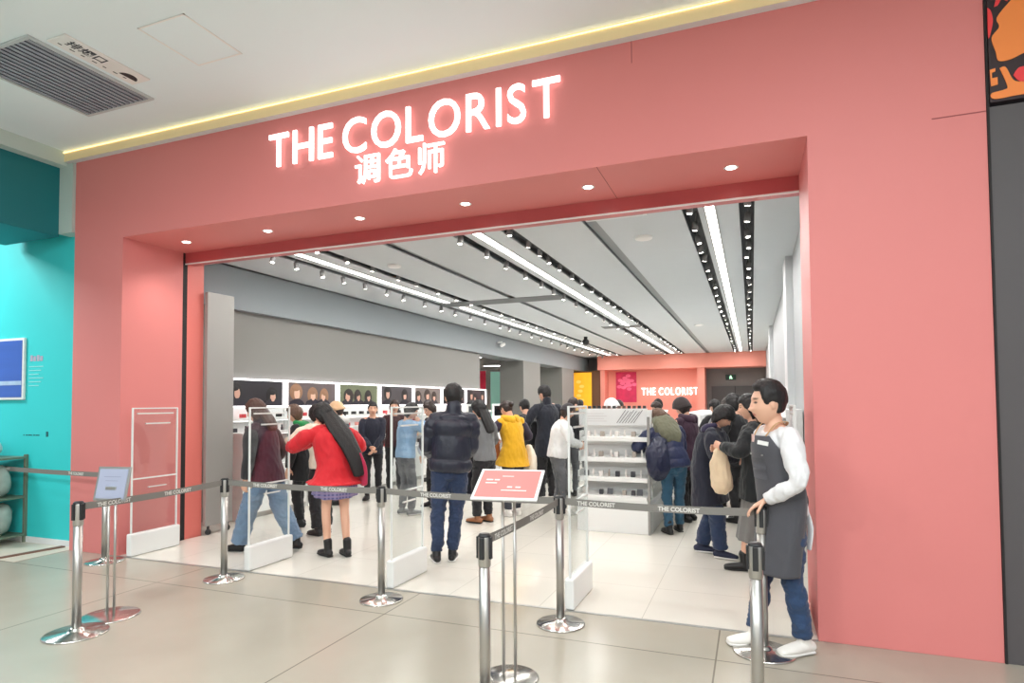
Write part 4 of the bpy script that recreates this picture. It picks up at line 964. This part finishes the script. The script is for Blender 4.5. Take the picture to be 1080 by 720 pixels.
# --- the worker at the right
def worker_extras(J):
    s, h = J['s'], J['h']; root = J['root']; P, Wp, Cp, d1, d2, sx = (J[k] for k in ('P', 'W', 'C', 'd1', 'd2', 'sx'))
    bm = BM()
    # apron: wraps the front of trunk and thighs
    secs = []
    kk = (J['K'][0] + J['K'][1]) / 2
    zs = [(Cp + d2 * .055 * h, .118, .128, 46), (Cp + d2 * .02 * h, .165, .150, 58), (Cp - d2 * .03 * h, .182, .152, 72), (Wp + d2 * .02 * h, .184, .150, 98), (Wp - d1 * .02 * h, .182, .150, 112), (P, .184, .140, 114), (P.lerp(kk, .35), .184, .138, 114), (P.lerp(kk, .7), .182, .136, 112), (P.lerp(kk, .98), .182, .136, 110)]
    pts = catmull([tuple(c) + (a, b_, an) for c, a, b_, an in zs], 5); out = []
    fw = V((-sx.y, sx.x, 0))
    for inner in (0, 1):
        rows_ = []
        for (x, y, z, a, b_, an) in pts:
            row = []
            for j in range(25):
                t = R(an) * (j / 12 - 1); e = 1 + (.0 if inner else .035); w = 1 + .025 * math.sin(j * 1.1 + z * 5) * smooth(1.0, .6, z)
                row.append(bm.verts.new(V((x, y, z)) + sx * a * s * math.sin(t) * e * w + fw * b_ * s * math.cos(t) * e * w))
            rows_.append(row)
        for a, b_ in zip(rows_, rows_[1:]):
            for j in range(24): bm.faces.new((a[j], a[j + 1], b_[j + 1], b_[j]))
        out.append(rows_)
    A, B = out
    for i in range(len(A) - 1):
        for j in (0, 24): bm.faces.new((A[i][j], A[i + 1][j], B[i + 1][j], B[i][j]))
    for i in (0, len(A) - 1):
        for j in range(24): bm.faces.new((A[i][j], A[i][j + 1], B[i][j + 1], B[i][j]))
    ap = obj('apron', bm, CHAR, root, True)
    def on_front(t_deg, frac, out_=1.06):
        i = int(frac * (len(pts) - 1)); x, y, z, a, b_, an = pts[i]; t = R(t_deg)
        p = V((x, y, z)) + sx * a * s * math.sin(t) * out_ + fw * b_ * s * math.cos(t) * out_; nn = (sx * math.sin(t) + fw * math.cos(t)).normalized(); return p, nn
    def plate(name, t_deg, frac, w, hh, m, par, roll=0):
        p, nn = on_front(t_deg, frac); xx = V((-nn.y, nn.x, 0)).normalized(); up = nn.cross(xx)
        if up.z < 0: up = -up; 
        mt = Matrix((( xx.x, nn.x, up.x, p.x), (xx.y, nn.y, up.y, p.y), (xx.z, nn.z, up.z, p.z), (0, 0, 0, 1)))
        return obj(name, box(BM(), -w / 2, w / 2, -.004, .004, -hh / 2, hh / 2, .001, mtx=mt @ Matrix.Rotation(R(roll), 4, 'Y')), m, par)
    plate('name_badge', -28, .12, .075, .026, WHITE, ap, 8); plate('photo_badge', 12, .07, .045, .05, mat('badge_pink', (222, 190, 184), .5), ap)
    bm = BM(); gr = []
    for i in range(9):
        row = []
        for j in range(9):
            q, _n = on_front(-26 + 6.5 * j, .27 + .016 * i, 1.052); row.append((bm.verts.new(q), bm.verts.new(q - _n * .012)))
        gr.append(row)
    for i in range(8):
        for j in range(8):
            for q in (0, 1): bm.faces.new((gr[i][j][q], gr[i][j + 1][q], gr[i + 1][j + 1][q], gr[i + 1][j][q]))
    obj('chest_pocket', bm, fab('charcoal_pocket', (68, 68, 74)), ap, True)
    for td in (-22, 22): plate('rivet', td, .235, .011, .011, ALU, ap)
    for td in (-50,): plate('rivet', td, .47, .011, .011, ALU, ap)
    bm = BM()
    N = J['N']
    for k in (1, -1):
        p, _ = on_front(k * 36, 0, 1.04)
        tube(bm, [p, J['N'] + sx * k * .085 * s + fw * .035 * s + V((0, 0, .0)), J['N'] + sx * k * .06 * s - fw * .055 * s + V((0, 0, .012)), J['N'] - fw * .082 * s - V((0, 0, .01))], [(.009, .003)] * 4, side=sx, n=8, sub=5)
    obj('neck_strap', bm, mat('tan_strap', (190, 150, 104), .6), ap, True)
    bm = BM()
    c = Wp - fw * .132 * s
    tube(bm, [c, c + V((.02, -.035, .02)), c + V((.04, -.04, -.02)), c], [(.016, .004)] * 4, n=8, sub=4); tube(bm, [c, c + V((-.03, -.02, -.10)), c + V((-.02, -.02, -.17))], [(.014, .004)] * 3, n=8, sub=4); tube(bm, [c, c + V((.03, -.02, -.1)), c + V((.05, -.02, -.2))], [(.014, .004)] * 3, n=8, sub=4)
    obj('tie_bow', bm, CHAR, ap, True)
    bm = BM(); tube(bm, [J['P'] - fw * .105 * s + sx * -.08 * s, J['P'] - fw * .135 * s + sx * -.08 * s - V((0, 0, .12)), J['P'] - fw * .13 * s + sx * -.07 * s - V((0, 0, .26))], [(.025, .01), (.03, .012), (.022, .009)], n=12, sub=4); obj('hanging_cloth', bm, WHITEF, root, True)

WRZ = R(118)
def wl(x, y, z, cx=7.265, cy=-.21, rz=None):
    """world point to the worker's frame"""
    q = Matrix.Rotation(-(rz if rz is not None else WRZ), 4, 'Z') @ V((x - cx, y - cy, z)); return tuple(q)
hn = wl(7.165, -.345, .962)
person((7.265, -.21, .004), WRZ, 'young man in white sweater and dark grey denim apron, one hand on the belt post', h=1.71, lean=1, lean2=6, hp=3, hy=-12, width=.95, vox=.008,
       hands=((.13, -.06, .84), tuple(V(hn) / (1.70 / 1.7))), elbows=((.3, -.9, -.3), (-1, -.30, -.35)), palms=((-1, .2, 0), (.0, .0, -1)), curl=.35, fdir=(None, tuple(Matrix.Rotation(-WRZ, 3, 'Z') @ V((-.55, .05, -.35)))),
       feet=((.08, .17, .0, -6), (-.10, -.06, .0, 8)), py=.0,
       top=dict(m=WHITEF, name='sweater', base=.96, length=.03, sleeve=1.04, sl_end=.95, fold=.02), legs=dict(m=DENIM, wk=1.0, wa=1.0, cuff=.06),
       shoes=dict(m=WHITEL, sole=SOLEW, big=1.08), hair=dict(m=HAIRB, kind='short', th=.026, fringe=.64), tone=(226, 178, 152), headk=1.12, extras=worker_extras, group='staff at the entrance')

# --- woman striding behind the second gate
def p1x(J):
    s = J['s']; b = BM(); tube(b, [V((.24, .10, 1.02)) * s, V((.27, .12, .93)) * s, V((.27, .12, .84)) * s], [(.05, .09), (.07, .12), (.065, .11)], n=16, sub=3)
person((2.12, .72, .004), R(98), 'long haired woman in plum top and black coat striding left in wide blue jeans', h=1.70, lean=7, lean2=5, hp=12, hy=4,
       feet=((.08, -.30, .02, -4), (-.08, .30, .0, 4)), hands=((.25, .18, .86), (-.24, .10, .80)), hip=.022,
       top=dict(m=fab('plum_black', (58, 30, 46)), m_sleeve=fab('grey_black', (44, 44, 46)), name='coat', base=1.12, length=.10, flare=1.05, sleeve=1.25, collar=.05), legs=dict(m=DENIML, wk=1.5, wa=1.65, cuff=.03),
       shoes=dict(m=BLACKL, hi=.03), hair=dict(m=mat('hair_chestnut', (74, 46, 36), .55, var=.25, vscale=30, bump=.6, bscale=70, stretch=(1, 1, .15)), kind='long', th=.026, back=[(0, -.02, 1.42), (.0, -.06, 1.33)], bw=.085))
# --- girl in red
def redx(J):
    b = BM(); s = J['s']
    for k in range(2):
        K, A = J['K'][k], J['A'][k]
    # pink shopping bag strap hanging behind
    b = BM(); tube(b, [V((.20, -.13, 1.10)) * s, V((.235, -.16, .95)) * s, V((.24, -.17, .78)) * s], [(.02, .06), (.03, .09), (.03, .08)], n=14, sub=3)
    item(J, 'shoulder_bag', 'slim magenta bag hanging at the right side of the red coat', 'bag', b, fab('magenta', (176, 34, 72)), vox=.008)
person((2.98, .78, .004), R(62), 'woman in a bright red coat and blue plaid skirt with long black hair', h=1.64, lean=8, lean2=10, side=-4, hp=24, hy=18, width=1.0,
       feet=((.09, -.08, .0, -8), (-.07, .04, .0, 5)), hands=((.16, .30, 1.12), (-.13, .40, 1.22)), elbows=((.9, -.1, -.5), (-.9, .1, -.4)), px=.0, curl=.5,
       top=dict(m=RED, name='coat', base=1.2, length=.10, flare=1.42, sleeve=1.45, fold=.016), legs=dict(m=PLAID, kind='skirt', length=.23, flare=1.22),
       shoes=dict(m=BLACKL, hi=.07), hair=dict(m=HAIRB, kind='long', th=.026, back=[(.02, -.01, 1.34), (.09, -.10, 1.18), (.15, -.17, 1.0), (.18, -.20, .86)], bw=.105), extras=redx)
# --- cream sweater
person((2.15, 1.62, .004), R(72), 'person in a cream jacket and black trousers, arms raised, left of the red coat', h=1.62, lean=6, lean2=8, hp=25, hy=-20,
       hands=((.10, .30, 1.25), (-.16, .26, 1.22)), elbows=((.9, -.1, -.6), (-.9, .1, -.6)), feet=((.09, .05, 0, -5), (-.09, -.02, 0, 5)),
       top=dict(m=CREAM, name='jacket', base=1.12, length=.05, sleeve=1.4, fold=.014), legs=dict(m=BLACKF, wk=1.2, wa=1.3), shoes=dict(m=BLACKL), hair=dict(m=HAIRB, kind='bob', th=.022), vox=.010)
person((1.55, 1.95, .004), R(115), 'person in a black coat with a green scarf between plum and red coats', h=1.60, lean=6, hp=15,
       top=dict(m=BLACKF, name='coat', base=1.1, length=.25, sleeve=1.2, hood=True, mh=fab('green', (22, 128, 66))), legs=dict(m=BLACKF, wa=1.2), shoes=dict(m=BLACKL), hair=dict(m=HAIRL, kind='bob', th=.02), vox=.011)
# --- standing pair facing the entrance
person((1.12, 4.2, .004), R(212), 'woman in a dark navy coat facing the entrance with clasped hands', h=1.63, lean=1, hp=4, hy=6,
       hands=((.03, .22, .92), (-.04, .21, .90)), palms=((-1, -.2, 0), (1, -.2, 0)), elbows=((.8, -.5, -.3), (-.8, -.5, -.3)), feet=((.09, .03, 0, -12), (-.09, 0, 0, 12)),
       top=dict(m=NAVY, name='coat', base=1.0, length=.12, sleeve=1.02), legs=dict(m=BLACKF, wk=.95, wa=.9), shoes=dict(m=BLACKL), hair=dict(m=HAIRB, kind='bun', th=.012), vox=.010)
person((1.05, 5.0, .004), R(208), 'woman in a dark wine jacket just behind the navy coated woman', h=1.66, lean=1, hp=0,
       top=dict(m=fab('wine_dark', (62, 28, 34)), name='jacket', base=1.05, length=.06), legs=dict(m=BLACKF), shoes=dict(m=BLACKL), hair=dict(m=HAIRD, kind='bob', th=.016), vox=.011)
J_ = person((.95, 3.6, .004), R(120), 'person in a tan beret and teal scarf by the left displays', h=1.63, lean=4, hp=10,
       top=dict(m=fab('teal_grey', (58, 84, 92)), name='coat', base=1.08, length=.2, hood=True, mh=fab('pale_fur', (206, 204, 200))), legs=dict(m=BLACKF), shoes=dict(m=BLACKL), hair=dict(m=HAIRD, kind='bob', th=.016), vox=.011)[1]
beanie(J_, fab('tan', (204, 168, 132)), 'beret', .1, .034)
# --- light blue shirt
def bluex(J):
    s = J['s']; b = BM(); tube(b, [V((.10, .34, 1.12)) * s, V((.10, .34, 1.0)) * s, V((.10, .34, .92)) * s], [(.05, .1), (.10, .15), (.09, .14)], n=14, sub=3, sq=.6)
    item(J, 'shopping_bag', 'crumpled white bag held before the light blue shirt', 'bag', b, WHITEF, vox=.01, fold=.015)
person((2.42, 3.1, .004), R(-30), 'person in a light blue shirt holding something up to the face behind third gate', h=1.62, lean=4, hp=22, hy=-25,
       hands=((.06, .22, 1.40), (-.05, .26, 1.36)), elbows=((.9, .1, -.6), (-.9, .1, -.6)), feet=((.09, .05, 0, 0), (-.09, 0, 0, 0)),
       top=dict(m=LBLUE, name='shirt', base=1.06, length=.04, sleeve=1.2), legs=dict(m=GREYT), shoes=dict(m=GREYF, sole=SOLEW), hair=dict(m=HAIRB, kind='bob', th=.022), vox=.010, extras=bluex)
person((2.5, 3.9, .004), R(150), 'brown haired person bending beside the light blue shirt', h=1.64, lean=8, hp=20,
       top=dict(m=BLACKF, name='jacket', base=1.08, length=.08), legs=dict(m=BLACKF), shoes=dict(m=BLACKL), hair=dict(m=HAIRD, kind='bob', th=.022), vox=.011)
# --- man in black puffer
person((4.15, 1.02, .004), R(28), 'man seen from behind in a black puffer jacket and dark blue jeans', h=1.79, lean=0, lean2=3, side=4, px=.05, hp=8, hy=6, width=1.0, vox=.008,
       hands=((.15, .26, .96), (-.12, .28, .98)), elbows=((.5, -.8, -.3), (-.5, -.8, -.3)), feet=((.07, -.02, 0, -8), (-.09, -.06, 0, 10)),
       top=dict(m=PUFFM, name='puffer_jacket', base=1.17, puff=.17, length=.05, sleeve=1.28, collar=.05, quilt=.12, flare=.95, fold=.014), legs=dict(m=DENIMD, wk=1.05, wa=1.0, cuff=.05),
       shoes=dict(m=BLACKL, sole=SOLEW), hair=dict(m=HAIRB, kind='short', th=.03, fringe=.4))
# --- grey sweater woman
def greyx(J):
    s = J['s']; b = BM(); tube(b, [V((-.06, .25, 1.05)) * s, V((-.05, .28, .85)) * s, V((-.02, .27, .60)) * s, V((0, .25, .42)) * s], [(.16, .06), (.17, .08), (.14, .07), (.11, .05)], n=18, sub=4)
    item(J, 'folded_coat', 'dark navy coat carried over the arm of the grey sweater woman', 'coat', b, NAVY, vox=.01, fold=.02)
person((3.74, 2.95, .004), R(70), 'woman in a grey sweater with long black hair and tan boots', h=1.64, lean=3, lean2=4, hp=14, hy=10,
       hands=((.12, .26, 1.02), (-.14, .26, 1.04)), elbows=((.9, -.4, -.4), (-.9, -.4, -.4)), feet=((.09, .02, 0, -5), (-.09, .06, 0, 8)),
       top=dict(m=GREYF, name='sweater', base=1.04, length=.04, sleeve=1.15), legs=dict(m=BLACKF, wk=1.1, wa=1.15), shoes=dict(m=BROWNL, hi=.05, big=1.1), hair=dict(m=HAIRB, kind='long', th=.024, back=[(0, -.05, 1.36), (.01, -.10, 1.22)], bw=.09), extras=greyx)
# --- yellow vest
def yelx(J):
    s = J['s']; b = BM(); tube(b, [V((-.20, .22, 1.06)) * s, V((-.21, .24, .92)) * s, V((-.20, .23, .80)) * s], [(.05, .1), (.07, .14), (.065, .13)], n=14, sub=3, sq=.6)
    item(J, 'handbag', 'brown leather handbag at the front of the yellow vest', 'bag', b, mat('tan_leather', (160, 92, 44), .5, var=.1), vox=.009, fold=.004)
    b = BM(); tube(b, [V((.24, -.04, 1.0)) * s, V((.26, -.05, .85)) * s, V((.25, -.05, .66)) * s], [(.03, .06), (.05, .11), (.06, .13)], n=14, sub=3, sq=.7)
    item(J, 'tote_bag', 'cream cloth tote bag hanging behind the yellow vest', 'bag', b, CREAM, vox=.009, fold=.012)
person((3.92, 3.55, .004), R(52), 'person in a mustard yellow vest with dark sleeves and hair tied back', h=1.66, lean=6, lean2=8, hp=26, hy=14,
       hands=((.14, .28, 1.10), (-.14, .30, 1.08)), elbows=((.9, -.3, -.5), (-.9, -.3, -.5)),
       top=dict(m=YEL, name='vest', base=1.14, length=.16, flare=1.3, sleeve=1.15, m_sleeve=fab('dark_violet', (48, 38, 58)), hood=True), legs=dict(m=fab('dark_grey', (52, 54, 62))), shoes=dict(m=WHITEL, sole=SOLEW), hair=dict(m=HAIRD, kind='bun', th=.014), extras=yelx)
# --- tall man, backpacker and friends
person((4.05, 4.75, .004), R(48), 'tall man in a long black coat and dark trousers right of the yellow vest', h=1.88, lean=3, hp=16, hy=10,
       hands=((.16, .26, 1.05), (-.16, .26, 1.05)), elbows=((.8, -.5, -.3), (-.8, -.5, -.3)), feet=((.1, .02, 0, -4), (-.1, .1, 0, 4)),
       top=dict(m=fab('night_blue', (26, 30, 42)), name='coat', base=1.1, length=.22, sleeve=1.2, collar=.03), legs=dict(m=BLACKF, wk=1.25, wa=1.4), shoes=dict(m=WHITEL, sole=SOLEW), hair=dict(m=HAIRB, kind='short', th=.024))
def bpx(J):
    s = J['s']; b = BM(); box(b, -.15 * s, .15 * s, -.34 * s, -.18 * s, .92 * s, 1.34 * s, .05)
    item(J, 'backpack', 'black backpack between the yellow vest and the tall man', 'backpack', b, PUFFB, vox=.012, fold=.01)
person((3.62, 4.95, .004), R(40), 'person in a black puffer jacket between yellow vest and tall man', h=1.66, lean=6, hp=20,
       top=dict(m=PUFFB, name='puffer_jacket', base=1.2, puff=.12, length=.05, sleeve=1.4, quilt=.1), legs=dict(m=BLACKF), shoes=dict(m=BLACKL), hair=dict(m=HAIRB, kind='short', th=.024), vox=.011, extras=bpx)
person((4.15, 5.6, .004), R(-20), 'dark haired person looking down just right of the tall man', h=1.70, lean=5, hp=28,
       top=dict(m=BLACKF, name='jacket', base=1.1, length=.06), legs=dict(m=GREYT), shoes=dict(m=BLACKL), hair=dict(m=HAIRD, kind='short', th=.022), vox=.012)
J_ = person((4.46, 3.9, .004), R(-62), 'person in a white padded top and dark cap reaching to the shelf unit', h=1.60, lean=8, lean2=4, hp=18,
       hands=((.14, .34, 1.06), (-.14, .38, 1.02)), elbows=((.8, -.4, -.5), (-.8, -.4, -.5)),
       top=dict(m=fab('white_padded', (224, 224, 224)), name='jacket', base=1.14, length=.04, sleeve=1.3), legs=dict(m=GREYT, wa=1.2), shoes=dict(m=WHITEL, sole=SOLEW), hair=dict(m=HAIRD, kind='bob', th=.014), vox=.010)[1]
beanie(J_, fab('dark_cap', (44, 38, 42)), 'cap', .15, .02, True)
# --- group right of the shelf unit
def bagx(J):
    s = J['s']; b = BM(); N, Cp = J['N'], J['C']
    tube(b, [N + V((-.03, .06, .08)) * s, N + V((-.02, -.06, .04)) * s, Cp + V((.01, -.15, .03)) * s, Cp + V((.05, -.17, -.08)) * s], [(.11, .07), (.145, .08), (.125, .05), (.06, .03)], n=20, sub=4)
    link('shawl', remesh(b, .009, 2), OLIVE, J['root'], .014, 9)
    b = BM(); tube(b, [V((-.22, -.10, 1.20)) * s, V((-.27, -.18, 1.04)) * s, V((-.26, -.20, .86)) * s, V((-.23, -.17, .78)) * s], [(.10, .07), (.13, .10), (.135, .10), (.10, .07)], n=20, sub=4, sq=.7)
    item(J, 'backpack', 'navy quilted backpack on the person with the olive hood', 'backpack', b, mat('pack_navy', (24, 30, 58), .5, var=.15, bump=.3, bscale=40), vox=.01, fold=.014)
person((6.16, 3.18, .004), R(28), 'person in a navy puffer with an olive hood bending to the shelves', h=1.58, lean=12, lean2=14, hp=34, hy=40, hr=-6, side=-5,
       hands=((.02, .38, 1.0), (-.26, .34, 1.05)), elbows=((.9, -.2, -.5), (-.9, -.2, -.5)), feet=((.09, .02, 0, -5), (-.09, -.1, 0, 5)), py=-.05, px=.0,
       top=dict(m=PUFFN, name='puffer_jacket', base=1.25, puff=.10, length=.06, sleeve=1.45, hood=True, mh=OLIVE, hs=1.8, quilt=.1), legs=dict(m=fab('teal_denim', (42, 82, 106), var=.2, vscale=6)),
       shoes=dict(m=BLACKL, hi=.05), hair=dict(m=HAIRL, kind='bob', th=.024), vox=.009, extras=bagx)
J_ = person((6.3, 3.95, .004), R(60), 'person in a plum coat and dark knitted beanie behind the olive hood', h=1.66, lean=6, hp=20,
       top=dict(m=PLUM, name='coat', base=1.12, length=.18, hood=True), legs=dict(m=BLACKF), shoes=dict(m=BLACKL), hair=dict(m=HAIRD, kind='bob', th=.014), vox=.011)[1]
beanie(J_, fab('dark_knit', (48, 38, 38)), 'beanie', -.05, .032)
person((6.62, 2.16, .004), R(-100), 'woman in a navy coat and blue jeans looking down, dark bob haircut', h=1.62, lean=7, lean2=8, hp=38, hy=0, hip=.01,
       hands=((.10, .36, 1.08), (-.12, .34, 1.06)), elbows=((.9, -.3, -.6), (-.9, -.3, -.6)), feet=((.08, .16, 0, -4), (-.09, -.08, 0, 8)),
       top=dict(m=NAVY, name='coat', base=1.2, length=.32, flare=1.08, sleeve=1.35, hood=True, mh=fab('violet_navy', (40, 34, 66))), legs=dict(m=DENIMD, wk=1.35, wa=1.5, cuff=.04),
       shoes=dict(m=mat('navy_canvas', (30, 36, 60), .7), sole=SOLEW), hair=dict(m=HAIRB, kind='fringe', th=.024), vox=.009)
def coatx(J):
    s = J['s']; b = BM(); tube(b, [V((-.10, .34, 1.16)) * s, V((-.10, .35, 1.0)) * s, V((-.08, .33, .80)) * s], [(.04, .05), (.06, .09), (.08, .10)], n=18, sub=4)
    item(J, 'tote_bag', 'beige cloth bag held before the dark green coat', 'bag', b, BEIGE, vox=.009, fold=.02)
person((7.13, 1.72, .004), R(88), 'long haired woman in a dark green black coat and grey wide skirt', h=1.66, lean=2, lean2=2, hp=6, hy=6,
       hands=((.12, .36, 1.16), (-.16, .32, 1.20)), elbows=((.9, -.3, -.5), (-.9, -.3, -.5)), feet=((.09, -.10, 0, -5), (-.08, .14, 0, 5)),
       top=dict(m=DGREEN, name='coat', base=1.16, length=.22, sleeve=1.3), legs=dict(m=fab('grey_wool', (112, 110, 108)), kind='skirt', length=.62, flare=1.1), shoes=dict(m=BLACKL, hi=.06),
       hair=dict(m=HAIRB, kind='long', th=.022, back=[(0, -.05, 1.38), (0, -.11, 1.2), (0, -.12, 1.02)], bw=.09), extras=coatx)
# --- farther shoppers, mostly heads above the shelves
FAR = [(3.4, 9.2, 1.66, 30, NAVY, HAIRB, 'short', 'shopper in navy far behind between grey sweater and yellow vest'), (3.3, 7.2, 1.60, 80, BLACKF, HAIRB, 'bob', 'shopper in black behind the island near the yellow vest'),
       (4.7, 7.4, 1.64, 150, GREYF, HAIRD, 'short', 'shopper in grey behind the tall man on the right'), (5.25, 8.4, 1.66, 200, BLACKF, HAIRB, 'bob', 'shopper in black behind the left part of the shelf unit'),
       (5.6, 6.3, 1.60, 120, fab('dark_brown', (70, 48, 40)), HAIRD, 'short', 'shopper in brown behind the middle of the shelf unit'), (6.55, 6.2, 1.63, 40, BLACKF, HAIRB, 'short', 'shopper in black behind beanie and olive hood'),
       (6.75, 5.4, 1.66, 10, GREYF, HAIRD, 'bob', 'shopper in grey with brown hair beyond the plum coat'), (6.92, 4.1, 1.70, 60, BLACKF, HAIRB, 'bob', 'shopper in black behind the navy coated woman'),
       (6.9, 8.2, 1.68, 100, WHITEF, HAIRB, 'short', 'shopper in a white top far behind the plum coat'), (.95, 6.6, 1.62, 110, CREAM, HAIRD, 'bob', 'shopper in cream far along the left displays'),
       (.95, 8.6, 1.66, 130, NAVY, HAIRB, 'short', 'shopper in navy farthest along the left displays'), (3.6, 11.2, 1.68, 10, PLUM, HAIRB, 'bob', 'shopper in plum far back at the left islands')]
for (x, y, hh, rz, m, hm_, kd, lab) in FAR:
    person((x, y, .004), R(rz), lab, h=hh, lean=3, hp=12, hands=((.14, .28, 1.05), (-.14, .28, 1.05)), elbows=((.8, -.4, -.5), (-.8, -.4, -.5)),
           top=dict(m=m, name='coat', base=1.12, length=.15, sleeve=1.2), legs=dict(m=BLACKF), shoes=dict(m=BLACKL), hair=dict(m=hm_, kind=kd, th=.022), vox=.013, detail=False)
J_ = person((4.9, 6.0, .004), R(100), 'shopper in a white knitted cap above the left part of the shelf unit', h=1.66, lean=3, hp=18,
       top=dict(m=BLACKF, name='coat', base=1.1, length=.15), legs=dict(m=BLACKF), shoes=dict(m=BLACKL), hair=dict(m=HAIRD, kind='short', th=.014), vox=.013, detail=False)[1]
beanie(J_, WHITEF, 'beanie', -.05, .034)
# ------------------------------------------------------------------ light of the mall passage
def area(name, loc, sx, sy, e, col=(1, 1, 1), rot=(0, 0, 0)):
    L = bpy.data.lights.new(name, 'AREA'); L.shape = 'RECTANGLE'; L.size = sx; L.size_y = sy; L.energy = e; L.color = col
    o = bpy.data.objects.new(name, L); C.objects.link(o); o.location = loc; o.rotation_euler = rot
    return o
for x in (-.5, 3.2, 6.9, 10.5): area('passage_lamp', (x, -6.2, 4.42), 1.6, .9, 195, (.96, .985, 1))
for x in (3.2, 8.0): area('passage_lamp', (x, -3.2, 4.44), .5, .5, 75, (.96, .985, 1))
area('teal_shop_lamp', (-2.6, -1.5, 4.3), 1.4, .8, 170, (.95, 1, 1))
w_ = bpy.data.worlds.new('world'); bpy.context.scene.world = w_; w_.use_nodes = True
w_.node_tree.nodes['Background'].inputs[0].default_value = (.90, .94, 1, 1); w_.node_tree.nodes['Background'].inputs[1].default_value = .66
sc = bpy.context.scene
sc.view_settings.view_transform = 'Standard'; sc.view_settings.look = 'None'; sc.view_settings.gamma = 1; sc.view_settings.exposure = 0; sc.view_settings.use_curve_mapping = False
